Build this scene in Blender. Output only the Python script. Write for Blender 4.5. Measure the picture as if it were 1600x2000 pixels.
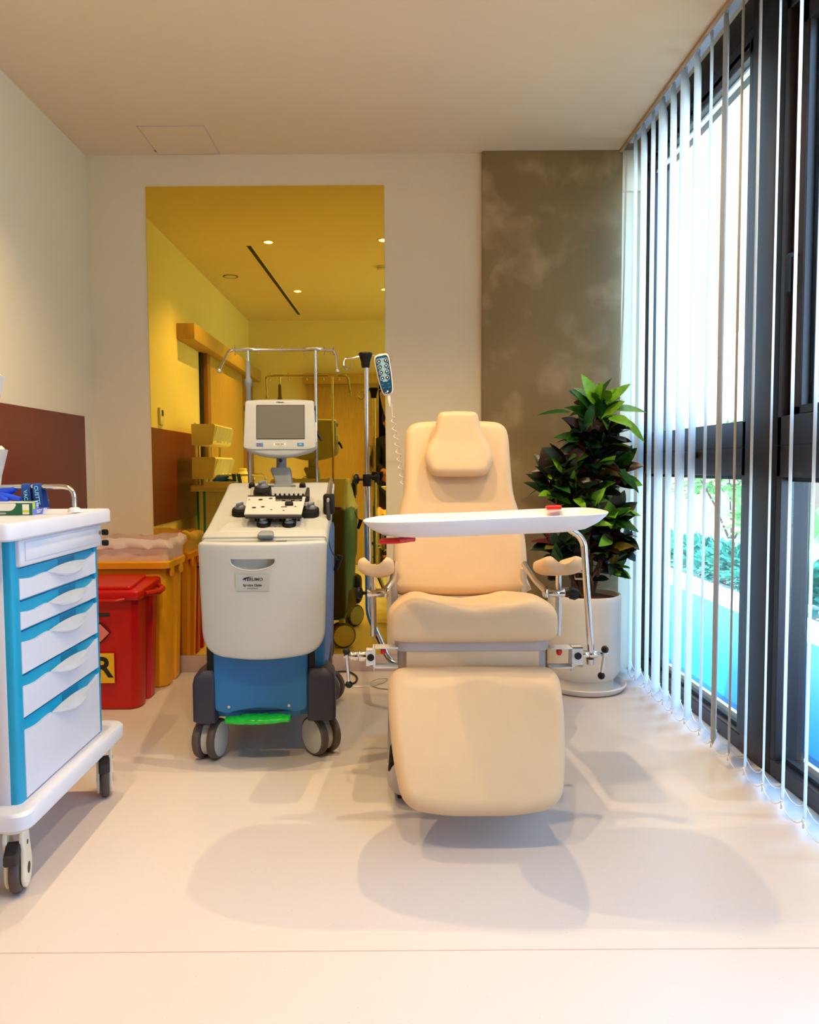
import bpy, bmesh, math, random
from mathutils import Vector as V, Matrix, noise
PI = math.pi
random.seed(7)
scn = bpy.context.scene
for o in list(bpy.data.objects): bpy.data.objects.remove(o)
COL = scn.collection

# ------------------------------------------------------------ camera
H = 1.075
F_PX, CX, CY = 1500.0, 766.0, 1000.0
pitch = math.atan(89/1500.0); roll = math.radians(.37)
fw = V((0, math.cos(pitch), -math.sin(pitch))); rt0 = V((1, 0, 0)); up0 = rt0.cross(fw)
rt = rt0*math.cos(roll) - up0*math.sin(roll); up = rt0*math.sin(roll) + up0*math.cos(roll)
cam = bpy.data.cameras.new('camera'); camo = bpy.data.objects.new('camera', cam); COL.objects.link(camo)
camo.matrix_world = Matrix(((rt.x, up.x, -fw.x, 0), (rt.y, up.y, -fw.y, 0), (rt.z, up.z, -fw.z, H), (0, 0, 0, 1)))
cam.sensor_fit = 'VERTICAL'; cam.sensor_height = 24; cam.sensor_width = 24; cam.lens = 24*F_PX/2000
cam.shift_x = 34/2000.0; cam.clip_start = .02
scn.camera = camo
CO = V((0, 0, H))
def ray(px, py): return fw + rt*((px-CX)/F_PX) - up*((py-CY)/F_PX)
def at(px, py, y): d = ray(px, py); return CO + d*(y/d.y)
def atz(px, py, z): d = ray(px, py); return CO + d*((z-H)/d.z)

# ------------------------------------------------------------ world, exposure
scn.view_settings.view_transform = 'Standard'; scn.view_settings.look = 'None'
scn.view_settings.exposure = 0.08; scn.view_settings.gamma = 1.0
scn.view_settings.use_curve_mapping = False
wd = bpy.data.worlds.new('sky'); scn.world = wd; wd.use_nodes = True
nt = wd.node_tree; bg = nt.nodes['Background']
tc = nt.nodes.new('ShaderNodeTexCoord'); sp = nt.nodes.new('ShaderNodeSeparateXYZ'); cr = nt.nodes.new('ShaderNodeValToRGB')
nt.links.new(tc.outputs['Generated'], sp.inputs[0]); nt.links.new(sp.outputs['Z'], cr.inputs[0])
nt.links.new(cr.outputs[0], bg.inputs['Color'])
cr.color_ramp.elements[0].position = 0.0; cr.color_ramp.elements[0].color = (.48, .72, 1, 1)
cr.color_ramp.elements[1].position = .6; cr.color_ramp.elements[1].color = (.28, .54, 1, 1)
bg.inputs['Strength'].default_value = 9.5
sun = bpy.data.lights.new('sun', 'SUN'); sun.energy = 15; sun.color = (1, .95, .86); sun.angle = .01
so = bpy.data.objects.new('sun', sun); COL.objects.link(so)
so.rotation_euler = (math.radians(14), math.radians(-38), 0)
SPOT_W = 62.0
SPOT_COL = (1, .75, .41)

# ------------------------------------------------------------ materials
def lin(c):
    return tuple((x/255/12.92 if x/255 <= .04045 else ((x/255+.055)/1.055)**2.4) for x in c)
def mat(name, col, rough=.5, metal=0, spec=.5, var=.04, scale=14, bump=0, bscale=120, coat=0, sss=0, trans=0, alpha=1, stretch=None):
    m = bpy.data.materials.new(name); m.use_nodes = True; t = m.node_tree; b = t.nodes['Principled BSDF']
    c = lin(col)
    b.inputs['Roughness'].default_value = rough; b.inputs['Metallic'].default_value = metal
    b.inputs['Specular IOR Level'].default_value = spec; b.inputs['Coat Weight'].default_value = coat
    b.inputs['Transmission Weight'].default_value = trans; b.inputs['Alpha'].default_value = alpha
    if sss: b.inputs['Subsurface Weight'].default_value = sss; b.inputs['Subsurface Scale'].default_value = .01
    tcn = t.nodes.new('ShaderNodeTexCoord'); n = t.nodes.new('ShaderNodeTexNoise'); n.inputs['Scale'].default_value = scale; n.inputs['Detail'].default_value = 4
    src = tcn.outputs['Object']
    if stretch:
        mp = t.nodes.new('ShaderNodeMapping'); mp.inputs['Scale'].default_value = stretch; t.links.new(src, mp.inputs[0]); src = mp.outputs[0]
    t.links.new(src, n.inputs['Vector'])
    r = t.nodes.new('ShaderNodeValToRGB'); r.color_ramp.elements[0].position = .3; r.color_ramp.elements[1].position = .7
    r.color_ramp.elements[0].color = tuple(x*(1-var) for x in c)+(1,); r.color_ramp.elements[1].color = tuple(min(1, x*(1+var)) for x in c)+(1,)
    t.links.new(n.outputs['Fac'], r.inputs[0]); t.links.new(r.outputs[0], b.inputs['Base Color'])
    if bump:
        n2 = t.nodes.new('ShaderNodeTexNoise'); n2.inputs['Scale'].default_value = bscale; t.links.new(src, n2.inputs['Vector'])
        bp = t.nodes.new('ShaderNodeBump'); bp.inputs['Strength'].default_value = bump; bp.inputs['Distance'].default_value = .002
        t.links.new(n2.outputs['Fac'], bp.inputs['Height']); t.links.new(bp.outputs[0], b.inputs['Normal'])
    return m
def emit(name, col, s):
    m = bpy.data.materials.new(name); m.use_nodes = True; b = m.node_tree.nodes['Principled BSDF']
    b.inputs['Base Color'].default_value = lin(col)+(1,); b.inputs['Emission Color'].default_value = lin(col)+(1,); b.inputs['Emission Strength'].default_value = s
    return m
M = {}
M['wall'] = mat('wall_paint', (232, 214, 182), .85, var=.015, scale=3, bump=.15, bscale=200)
M['ceil'] = mat('ceiling_paint', (230, 208, 176), .9, var=.015, scale=2)
M['skirt'] = mat('skirting', (205, 180, 178), .5)
M['maroon'] = mat('maroon_panel', (112, 38, 34), .45, var=.03)
M['mirror'] = mat('gold_mirror', (240, 210, 84), .012, 1, var=.004)
M['chrome'] = mat('chrome', (214, 210, 206), .1, 1, var=.02)
M['steel'] = mat('brushed_steel', (200, 192, 182), .28, 1, var=.05, scale=60)
M['silver'] = mat('silver_plate', (208, 204, 198), .4, .1, var=.03)
M['black'] = mat('black_plastic', (12, 10, 10), .45, spec=.3)
M['rubber'] = mat('dark_rubber', (44, 36, 34), .6)
M['tread'] = mat('grey_brown_tread', (84, 72, 66), .6)
M['cream'] = mat('cream_plastic', (232, 222, 200), .4)
M['beige'] = mat('beige_leatherette', (214, 182, 142), .48, var=.02, bump=.12, bscale=420)
M['greyp'] = mat('grey_plastic', (176, 164, 158), .5)
M['dgrey'] = mat('slate_plastic', (38, 40, 60), .5)
M['bone'] = mat('bone_white_plastic', (188, 188, 183), .42, var=.02)
M['lgrey'] = mat('pale_grey_plastic', (172, 175, 172), .45)
M['mgrey'] = mat('mid_grey_plastic', (132, 136, 138), .45)
M['knob'] = mat('pump_grey', (104, 106, 116), .35)
M['blue'] = mat('machine_blue', (22, 108, 168), .42, var=.03)
M['white'] = mat('white_plastic', (226, 222, 226), .35, var=.015)
M['sky'] = mat('trolley_blue', (0, 148, 190), .4, var=.02)
M['skyd'] = mat('trolley_blue_slot', (0, 118, 160), .35, var=.02)
M['clear'] = mat('clear_plastic', (225, 228, 235), .15, alpha=.55)
M['bag'] = mat('cloudy_bag', (236, 214, 205), .3, alpha=.62, var=.06, scale=25)
M['red'] = mat('red_plastic', (190, 10, 8), .35, var=.03)
M['redk'] = mat('red_latch', (205, 10, 20), .35)
M['yel'] = mat('yellow_plastic', (235, 160, 12), .4, var=.04)
M['signy'] = mat('sign_yellow', (232, 184, 30), .5)
M['ink'] = mat('black_ink', (18, 16, 18), .6)
M['whiteink'] = mat('white_ink', (235, 240, 245), .6)
M['pink'] = mat('pink_sticker', (225, 120, 110), .5)
M['frame'] = mat('bronze_frame', (44, 29, 24), .38, .2, var=.04)
M['gasket'] = mat('black_gasket', (20, 16, 16), .6)
M['alu'] = mat('white_aluminium', (235, 235, 238), .3)
M['wood'] = mat('light_oak', (186, 150, 96), .5, var=.12, scale=7, stretch=(14, 14, 1))
M['woodd'] = mat('brown_oak', (150, 104, 64), .5, var=.12, scale=7, stretch=(14, 14, 1))
M['pocket'] = mat('painted_pocket_edge', (182, 152, 116), .7)
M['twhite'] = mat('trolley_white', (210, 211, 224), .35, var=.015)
M['cord'] = mat('black_cord', (28, 22, 22), .5)
M['pot'] = mat('pot_white', (226, 220, 214), .55, var=.02)
M['soil'] = mat('bark_soil', (92, 46, 28), .9, var=.5, scale=60, bump=.8, bscale=90)
M['bark'] = mat('stem_bark', (104, 74, 56), .8, var=.2, scale=50)
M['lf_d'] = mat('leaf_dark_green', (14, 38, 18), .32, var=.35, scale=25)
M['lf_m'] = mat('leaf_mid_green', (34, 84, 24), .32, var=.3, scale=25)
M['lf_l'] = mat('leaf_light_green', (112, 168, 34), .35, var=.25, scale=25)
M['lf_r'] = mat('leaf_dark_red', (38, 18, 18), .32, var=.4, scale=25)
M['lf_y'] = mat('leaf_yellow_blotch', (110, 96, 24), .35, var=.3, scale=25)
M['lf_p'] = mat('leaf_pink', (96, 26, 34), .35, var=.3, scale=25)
M['screen'] = mat('lcd_grey', (112, 106, 98), .25, var=.01)
M['btn'] = mat('blue_button', (60, 130, 190), .4)
M['green'] = mat('green_film', (20, 200, 60), .18, var=.15, scale=40, bump=.6, bscale=40)
M['rem'] = mat('remote_blue', (6, 62, 104), .35)
M['rem2'] = mat('remote_pale_blue', (140, 178, 200), .4)
M['remc'] = mat('remote_case', (236, 214, 196), .45)
M['teal'] = mat('teal_print', (20, 130, 140), .5)
M['navy'] = mat('navy_band', (14, 62, 140), .7, var=.1, bump=.4, bscale=300)
M['cyanink'] = mat('pale_cyan_ink', (140, 215, 235), .6)
M['glove'] = mat('blue_nitrile', (10, 70, 215), .4)
M['boxg'] = mat('carton_green', (14, 92, 60), .55)
M['boxb'] = mat('carton_blue', (92, 120, 210), .5, var=.06)
M['boxw'] = mat('carton_white', (226, 222, 214), .55)
M['lime'] = mat('carton_lime', (180, 205, 30), .5)
M['skin'] = mat('skin', (196, 122, 92), .5, sss=.1)
M['cloth'] = mat('black_cloth', (20, 18, 20), .9)
M['hair'] = mat('dark_hair', (24, 16, 12), .7, bump=.5)
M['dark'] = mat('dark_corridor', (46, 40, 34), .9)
M['vase'] = mat('cream_bottle', (236, 226, 196), .4)
M['hedge'] = mat('hedge_green', (34, 120, 96), .6, var=.4, scale=20)
M['shrub'] = mat('shrub_green', (120, 170, 90), .6, var=.4, scale=12)
M['banana'] = mat('banana_green', (96, 176, 84), .4, var=.15, scale=8)
M['flower'] = mat('magenta_flower', (216, 70, 170), .6)
M['kerb'] = mat('white_kerb', (238, 240, 244), .7)
M['planter'] = mat('cyan_glazed_wall', (12, 120, 175), .35, var=.08, scale=3)
M['paving'] = mat('teal_paving', (8, 70, 92), .35, var=.12, scale=5)
M['gravel'] = mat('sunlit_gravel', (236, 228, 214), .9, var=.06, scale=4)
M['stucco'] = mat('beige_stucco', (176, 146, 122), .85, var=.03)
M['bulb'] = emit('downlight_glow', (255, 226, 170), 30)
# column concrete: warm grey with trowelled cloudy patches
def concrete():
    m = mat('polished_concrete', (146, 122, 82), .6, var=.22, scale=1.8, bump=.2, bscale=30)
    t = m.node_tree; b = t.nodes['Principled BSDF']; old = [n for n in t.nodes if n.type == 'VALTORGB'][0]
    n = t.nodes.new('ShaderNodeTexNoise'); n.inputs['Scale'].default_value = 5; n.inputs['Detail'].default_value = 9; n.inputs['Distortion'].default_value = .25
    tcn = [x for x in t.nodes if x.type == 'TEX_COORD'][0]; t.links.new(tcn.outputs['Object'], n.inputs['Vector'])
    mx = t.nodes.new('ShaderNodeMix'); mx.data_type = 'RGBA'; r = t.nodes.new('ShaderNodeValToRGB')
    r.color_ramp.elements[0].position = .50; r.color_ramp.elements[1].position = .68
    t.links.new(n.outputs['Fac'], r.inputs[0]); t.links.new(r.outputs[0], mx.inputs[0])
    t.links.new(old.outputs[0], mx.inputs[6]); mx.inputs[7].default_value = lin((180, 154, 114))+(1,)
    t.links.new(mx.outputs[2], b.inputs['Base Color'])
    return m
M['conc'] = concrete()
def floormat():
    m = mat('terrazzo_floor', (220, 208, 202), .33, var=.015, scale=1.5)
    t = m.node_tree; b = t.nodes['Principled BSDF']; old = [n for n in t.nodes if n.type == 'VALTORGB'][0]
    tcn = [x for x in t.nodes if x.type == 'TEX_COORD'][0]
    v = t.nodes.new('ShaderNodeTexVoronoi'); v.inputs['Scale'].default_value = 38; t.links.new(tcn.outputs['Object'], v.inputs['Vector'])
    r = t.nodes.new('ShaderNodeValToRGB'); r.color_ramp.elements[0].position = .035; r.color_ramp.elements[0].color = (.62, .6, .58, 1); r.color_ramp.elements[1].position = .08; r.color_ramp.elements[1].color = (1, 1, 1, 1)
    t.links.new(v.outputs['Distance'], r.inputs[0])
    mx = t.nodes.new('ShaderNodeMix'); mx.data_type = 'RGBA'; mx.blend_type = 'MULTIPLY'; mx.inputs[0].default_value = .5
    t.links.new(old.outputs[0], mx.inputs[6]); t.links.new(r.outputs[0], mx.inputs[7]); t.links.new(mx.outputs[2], b.inputs['Base Color'])
    return m
M['floor'] = floormat()
def slatmat():
    m = bpy.data.materials.new('slat_fabric'); m.use_nodes = True; t = m.node_tree; b = t.nodes['Principled BSDF']
    b.inputs['Base Color'].default_value = lin((240, 234, 226))+(1,); b.inputs['Roughness'].default_value = .8
    w = t.nodes.new('ShaderNodeTexWave'); w.inputs['Scale'].default_value = 220; bp = t.nodes.new('ShaderNodeBump'); bp.inputs['Strength'].default_value = .15
    tcn = t.nodes.new('ShaderNodeTexCoord'); t.links.new(tcn.outputs['Object'], w.inputs['Vector']); t.links.new(w.outputs['Fac'], bp.inputs['Height']); t.links.new(bp.outputs[0], b.inputs['Normal'])
    tr = t.nodes.new('ShaderNodeBsdfTranslucent'); tr.inputs['Color'].default_value = (.85, .87, .85, 1)
    mx = t.nodes.new('ShaderNodeMixShader'); mx.inputs[0].default_value = .4
    out = t.nodes['Material Output']; t.links.new(b.outputs[0], mx.inputs[1]); t.links.new(tr.outputs[0], mx.inputs[2]); t.links.new(mx.outputs[0], out.inputs[0])
    return m
M['slat'] = slatmat()
def glassmat():
    m = bpy.data.materials.new('window_glass'); m.use_nodes = True; t = m.node_tree
    t.nodes.remove(t.nodes['Principled BSDF']); out = t.nodes['Material Output']
    tr = t.nodes.new('ShaderNodeBsdfTransparent'); tr.inputs[0].default_value = (.90, .97, .98, 1)
    gl = t.nodes.new('ShaderNodeBsdfGlossy'); gl.inputs['Roughness'].default_value = .01
    mx = t.nodes.new('ShaderNodeMixShader')
    mx.inputs[0].default_value = .06; t.links.new(tr.outputs[0], mx.inputs[1]); t.links.new(gl.outputs[0], mx.inputs[2]); t.links.new(mx.outputs[0], out.inputs[0])
    return m
M['glass'] = glassmat()

# ------------------------------------------------------------ object helpers
OFF = {}
def tagit(o, label=None, cat=None, group=None, kind=None):
    if label: o['label'] = label
    if cat: o['category'] = cat
    if group: o['group'] = group
    if kind: o['kind'] = kind
    return o
def thing(name, label, cat, loc=(0, 0, 0), rz=0, group=None, kind=None, local=False):
    o = bpy.data.objects.new(name, None); COL.objects.link(o); o.empty_display_size = .05
    o.location = loc; o.rotation_euler = (0, 0, rz)
    OFF[o.name] = V((0, 0, 0)) if local else V(loc)
    return tagit(o, label, cat, group, kind)
def obj(name, b, m, parent=None, label=None, origin=None, smooth=38, mods=None):
    bm = b.bm if isinstance(b, B) else b
    bmesh.ops.remove_doubles(bm, verts=bm.verts, dist=1e-6)
    off = OFF[parent.name] if parent else (V(origin) if origin else V((0, 0, 0)))
    bmesh.ops.translate(bm, verts=bm.verts, vec=-off)
    if getattr(b, 'recalc', True): bmesh.ops.recalc_face_normals(bm, faces=bm.faces)
    me = bpy.data.meshes.new(name); bm.to_mesh(me); bm.free()
    for k in (m if isinstance(m, (list, tuple)) else [m]): me.materials.append(M[k])
    me.shade_smooth()
    if smooth: me.set_sharp_from_angle(angle=math.radians(smooth))
    o = bpy.data.objects.new(name, me); COL.objects.link(o); OFF[o.name] = off
    if parent: o.parent = parent
    else: o.location = off
    if label: o['label'] = label
    return o
def struct(name, b, m, parent=None, **k):
    o = obj(name, b, m, parent, **k)
    if not parent: o['kind'] = 'structure'
    return o

class B:
    def __init__(s, mx=None): s.bm = bmesh.new(); s.mx = mx; s.mi = 0
    def _t(s, vs):
        if s.mx: bmesh.ops.transform(s.bm, matrix=s.mx, verts=vs)
    def _f(s, fs):
        for f in fs: f.material_index = s.mi
    def box(s, lo, hi, bev=0, seg=2, mx=None):
        lo = V(lo); hi = V(hi); c = (lo+hi)/2; d = hi-lo
        r = bmesh.ops.create_cube(s.bm, size=1); vs = r['verts']
        bmesh.ops.scale(s.bm, vec=d, verts=vs); bmesh.ops.translate(s.bm, vec=c, verts=vs)
        es = {e for v in vs for e in v.link_edges}
        if bev > 0:
            bev = min(bev, min(abs(x) for x in d)*.49)
            rr = bmesh.ops.bevel(s.bm, geom=list(es), offset=bev, segments=seg, affect='EDGES', profile=.5)
            vs = list({v for f in rr['faces'] for v in f.verts})
            st = list(vs); seen = set(vs)
            while st:
                v = st.pop()
                for e in v.link_edges:
                    w = e.other_vert(v)
                    if w not in seen: seen.add(w); st.append(w)
            vs = list(seen)
        s._f({f for v in vs for f in v.link_faces})
        if mx: bmesh.ops.transform(s.bm, matrix=mx, verts=vs)
        s._t(vs); return s
    def rings(s, rs, closed=True, cap0=True, cap1=True):
        all_ = [[s.bm.verts.new(p) for p in r] for r in rs]; n = len(rs[0]); fs = []
        for a, b in zip(all_, all_[1:]):
            for i in range(n if closed else n-1):
                j = (i+1) % n
                try: fs.append(s.bm.faces.new((a[i], a[j], b[j], b[i])))
                except ValueError: pass
        if cap0: fs.append(s.bm.faces.new(all_[0][::-1]))
        if cap1: fs.append(s.bm.faces.new(all_[-1]))
        s._f(fs); s._t([v for r in all_ for v in r]); return s
    def tube(s, path, r, seg=10, fil=0, cap=True, closed=False):
        p = [V(x) for x in path]
        if fil: p = fillet(p, fil)
        rs = []; n = len(p); t = (p[1]-p[0]).normalized(); a = t.orthogonal().normalized()
        rad = r if isinstance(r, (list, tuple)) else [r]*n
        for i in range(n):
            if closed: tn = (p[(i+1) % n]-p[i-1]).normalized()
            else: tn = ((p[min(i+1, n-1)]-p[i]).normalized()+(p[i]-p[max(i-1, 0)]).normalized())
            tn = tn.normalized() if tn.length > 1e-9 else t
            a = (a-tn*a.dot(tn)); a = a.normalized() if a.length > 1e-9 else tn.orthogonal().normalized()
            b = tn.cross(a); rs.append([p[i]+(a*math.cos(k*2*PI/seg)+b*math.sin(k*2*PI/seg))*rad[i] for k in range(seg)]); t = tn
        if closed: rs.append(rs[0]); cap = False
        return s.rings(rs, True, cap, cap)
    def cyl(s, a, b, r, seg=20, bev=0, r2=None):
        a = V(a); b = V(b); d = (b-a); L = d.length; d = d/L; r2 = r if r2 is None else r2
        pts = [(r, 0), (r2, L)] if not bev else [(r-bev, 0), (r-bev*.3, bev*.3), (r, bev), (r2, L-bev), (r2-bev*.3, L-bev*.3), (r2-bev, L)]
        return s.lathe(pts, a, d, seg)
    def lathe(s, prof, o=(0, 0, 0), ax=(0, 0, 1), seg=24, cap=True, sx=1, sy=1, xdir=None):
        o = V(o); ax = V(ax).normalized(); a = (V(xdir) if xdir else (V((1, 0, 0)) if abs(ax.x) < .9 else V((0, 1, 0))))
        a = (a-ax*a.dot(ax)).normalized(); b = ax.cross(a)
        return s.rings([[o+ax*z+(a*(math.cos(k*2*PI/seg)*sx)+b*(math.sin(k*2*PI/seg)*sy))*max(r, 1e-5) for k in range(seg)] for r, z in prof], True, cap, cap)
    def ball(s, c, r, seg=16, n=8, sc=(1, 1, 1)):
        c = V(c)
        return s.rings([[c+V((math.cos(k*2*PI/seg)*math.sin(th)*r*sc[0], math.sin(k*2*PI/seg)*math.sin(th)*r*sc[1], math.cos(th)*r*sc[2])) for k in range(seg)] for th in [max(.02, min(PI-.02, i*PI/n)) for i in range(n+1)]])
    def pad(s, outl, t, r, fn, crown=0, back=True, nr=4, inner=6, c=None):
        """soft slab: outline (u,v), thickness t, edge radius r, fn(u,v,w)->point"""
        n = len(outl); P = [V((x, y)) for x, y in outl]
        ar = sum(P[i].x*P[(i+1) % n].y-P[(i+1) % n].x*P[i].y for i in range(n)); sg = 1 if ar > 0 else -1
        nm = []
        for i in range(n):
            d = (P[(i+1) % n]-P[i-1]).normalized(); nm.append(V((d.y, -d.x))*sg)
        c = V(c) if c else sum(P, V((0, 0)))/n
        def off(q): return [P[i]-nm[i]*q for i in range(n)]
        rs = []
        kb = [(r*(1-math.cos(a)), r*(1-math.sin(a))) for a in [k*PI/2/nr for k in range(nr+1)]]
        if back:
            o = off(r)
            for f in (.02, .5): rs.append([(c+(p-c)*f, 0) for p in o])
        for q, w in [(r*(1-math.sin(a)), r*(1-math.cos(a))) for a in [k*PI/2/nr for k in range(nr+1)]]: rs.append([(p, w) for p in off(q)])
        for q, w in [(r*(1-math.cos(a)), t-r+r*math.sin(a)) for a in [k*PI/2/nr for k in range(nr+1)]]: rs.append([(p, w) for p in off(q)])
        o = off(r)
        for k in range(1, inner+1):
            f = 1-k/inner; f = max(f, .02); rs.append([(c+(p-c)*f, t+crown*(1-f*f)) for p in o])
        return s.rings([[fn(p.x, p.y, w) for p, w in R] for R in rs])
    def slab(s, outl, w0, w1, fn):
        return s.rings([[fn(x, y, w0) for x, y in outl], [fn(x, y, w1) for x, y in outl]])

def fillet(p, r, n=6):
    o = [p[0]]
    for i in range(1, len(p)-1):
        a, b, c = p[i-1], p[i], p[i+1]; d1 = (a-b); d2 = (c-b); q = min(r, d1.length*.48, d2.length*.48)
        s = b+d1.normalized()*q; e = b+d2.normalized()*q
        for k in range(n+1):
            t = k/n; o.append(s*(1-t)**2+b*2*t*(1-t)+e*t*t)
    o.append(p[-1]); return o
def rpoly(pts, rad, n=6):
    o = []; N = len(pts)
    for i in range(N):
        a, b, c = V(pts[i-1]), V(pts[i]), V(pts[(i+1) % N]); r = rad[i] if isinstance(rad, (list, tuple)) else rad
        d1 = a-b; d2 = c-b; q = min(r, d1.length*.49, d2.length*.49)
        s = b+d1.normalized()*q; e = b+d2.normalized()*q
        for k in range(n+1):
            t = k/n; o.append(tuple(s*(1-t)**2+b*2*t*(1-t)+e*t*t))
    return o
def resample(pts, step):
    o = []; N = len(pts)
    for i in range(N):
        a, b = V(pts[i]), V(pts[(i+1) % N]); L = (b-a).length; k = max(1, int(L/step))
        for j in range(k): o.append(tuple(a+(b-a)*j/k))
    return o
def catmull(pts, n=6, closed=True):
    P = [V(p) for p in pts]; N = len(P); o = []
    for i in range(N if closed else N-1):
        g = lambda k: P[k % N] if closed else P[max(0, min(N-1, k))]
        a, b, c, d = g(i-1), g(i), g(i+1), g(i+2)
        for k in range(n):
            t = k/n; o.append(.5*((2*b)+(c-a)*t+(2*a-5*b+4*c-d)*t*t+(3*b-a-3*c+d)*t**3))
    if not closed: o.append(P[-1])
    return o
def frame(o, r, u):
    r = V(r).normalized(); u = V(u); u = (u-r*u.dot(r)).normalized(); n = r.cross(u); o = V(o)
    return Matrix(((r.x, u.x, n.x, o.x), (r.y, u.y, n.y, o.y), (r.z, u.z, n.z, o.z), (0, 0, 0, 1)))
def plane(fr): return lambda u, v, w: fr @ V((u, v, w))
def text(name, s, size, m, parent, fr, align='CENTER', bold=0, sx=1, shear=0, body=.0004):
    c = bpy.data.curves.new(name, 'FONT'); c.body = s; c.size = size; c.align_x = align; c.align_y = 'CENTER'; c.offset = bold; c.shear = shear; c.extrude = body
    t = bpy.data.objects.new(name, c); COL.objects.link(t)
    me = bpy.data.meshes.new_from_object(t.evaluated_get(bpy.context.evaluated_depsgraph_get()))
    bpy.data.objects.remove(t); bpy.data.curves.remove(c)
    off = OFF[parent.name]
    me.transform(Matrix.Translation(-off) @ fr @ Matrix.Diagonal((sx, 1, 1, 1)))
    me.name = name; me.materials.clear(); me.materials.append(M[m])
    o = bpy.data.objects.new(name, me); COL.objects.link(o); o.parent = parent; OFF[o.name] = off
    return o
def cut(o, bm_cutter):
    me = bpy.data.meshes.new('cut'); bmesh.ops.recalc_face_normals(bm_cutter, faces=bm_cutter.faces)
    bmesh.ops.translate(bm_cutter, verts=bm_cutter.verts, vec=-OFF[o.name]); bm_cutter.to_mesh(me); bm_cutter.free()
    c = bpy.data.objects.new('cut', me); COL.objects.link(c)
    sv = o.matrix_world.copy(); par = o.parent; o.parent = None
    md = o.modifiers.new('b', 'BOOLEAN'); md.object = c; md.operation = 'DIFFERENCE'; md.solver = 'EXACT'
    loc = o.location.copy(); o.location = (0, 0, 0); bpy.context.view_layer.update()
    new = bpy.data.meshes.new_from_object(o.evaluated_get(bpy.context.evaluated_depsgraph_get()))
    o.modifiers.clear(); o.data = new; new.set_sharp_from_angle(angle=math.radians(35)); o.parent = par; o.location = loc
    bpy.data.objects.remove(c)

# ------------------------------------------------------------ room shell
XL, XR, YB, YF, ZC = -1.545, 1.30, 4.0, -.45, 2.66
def bx(lo, hi, bev=0): return B().box(lo, hi, bev)
struct('floor', bx((XL-.1, YF-1.7, -.1), (1.44, YB+.1, 0)), 'floor')
b = B().box((XL, 1.6455, -.0002), (1.29, 1.6485, .0006)); struct('trim_1', b, 'skirt')
b = B().box((XL-.1, YF-1.7, ZC), (1.17, YB+.1, ZC+.15)); b.box((1.17, YF-.3, ZC+.09), (1.5, YB+.1, ZC+.15))
struct('ceiling', b, 'ceil')
struct('trim_2', B().box((1.158, YF, ZC-.012), (1.172, YB, ZC+.09)), 'pocket')
struct('wall_left', bx((XL-.1, YF, 0), (XL, YB+.1, ZC)), 'wall')
struct('wall_back', bx((XL-.1, YB, 0), (1.17, YB+.1, ZC)).box((1.17, YB, 0), (1.45, YB+.1, ZC+.15)), 'wall')
b = B().box((XL-.1, YF-.12, 0), (-.14, YF, ZC)); b.box((-.14, YF-.12, 2.0), (.78, YF, ZC)); b.box((.78, YF-.12, 0), (1.45, YF, ZC))
struct('wall_rear', b, 'wall')
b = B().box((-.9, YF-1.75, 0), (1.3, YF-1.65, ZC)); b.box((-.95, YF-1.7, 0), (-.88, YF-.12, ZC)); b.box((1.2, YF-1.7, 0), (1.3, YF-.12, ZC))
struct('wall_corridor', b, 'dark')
struct('baseboard_back', B().box((XL, YB-.014, 0), (.467, YB, .088), .003), 'skirt')
struct('baseboard_left', B().box((XL, 1.8, 0), (XL+.014, YB-.014, .088), .003), 'skirt')
struct('trim_3', B().box((.467, YB-.03, 0), (1.176, YB, ZC-.001), .003), 'conc')   # exposed concrete column face
# access panel in the ceiling
o = thing('ceiling_access_panel', 'square flush access panel in the ceiling above the gold mirror', 'access panel', (-1.02, 3.84, ZC))
pr = [(-1.172, 3.665), (-.862, 3.665), (-.862, 3.985), (-1.172, 3.985)]
b = B()
for i in range(4):
    x0, y0 = pr[i]; x1, y1 = pr[(i+1) % 4]; b.box((min(x0, x1)-.0025, min(y0, y1)-.0025, ZC-.003), (max(x0, x1)+.0025, max(y0, y1)+.0025, ZC+.001))
obj('panel_frame', b, 'skirt', o)
obj('panel_lid', B().box((-1.169, 3.668, ZC-.0022), (-.865, 3.982, ZC+.001)), 'ceil', o)
obj('panel_latch', B().box((-1.176, 3.93, ZC-.006), (-1.168, 3.945, ZC)), 'woodd', o)
# gold mirror
tagit(obj('wall_mirror', B().box((-1.245, YB-.006, .089), (-.03, YB, 2.503), .0012, 1), 'mirror', origin=(-.64, YB, .089)),
      'tall gold tinted mirror panel on the white back wall', 'mirror')
# maroon wall guard
tagit(obj('wall_guard_panel', B().box((XL, 1.84, .70), (XL+.012, 3.86, 1.335), .002), 'maroon', origin=(XL, 2.8, .70)),
      'maroon protective panel along the left wall above the trolley', 'wall panel')
# thermostat
o = thing('thermostat', 'small white wall thermostat above the maroon panel, seen in the mirror', 'thermostat', (XL, 2.84, 1.36))
obj('housing', B().box((XL, 2.79, 1.36), (XL+.018, 2.88, 1.475), .004), 'cream', o)
obj('display', B().box((XL+.018, 2.815, 1.42), (XL+.019, 2.855, 1.46)), 'dgrey', o)
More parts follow.
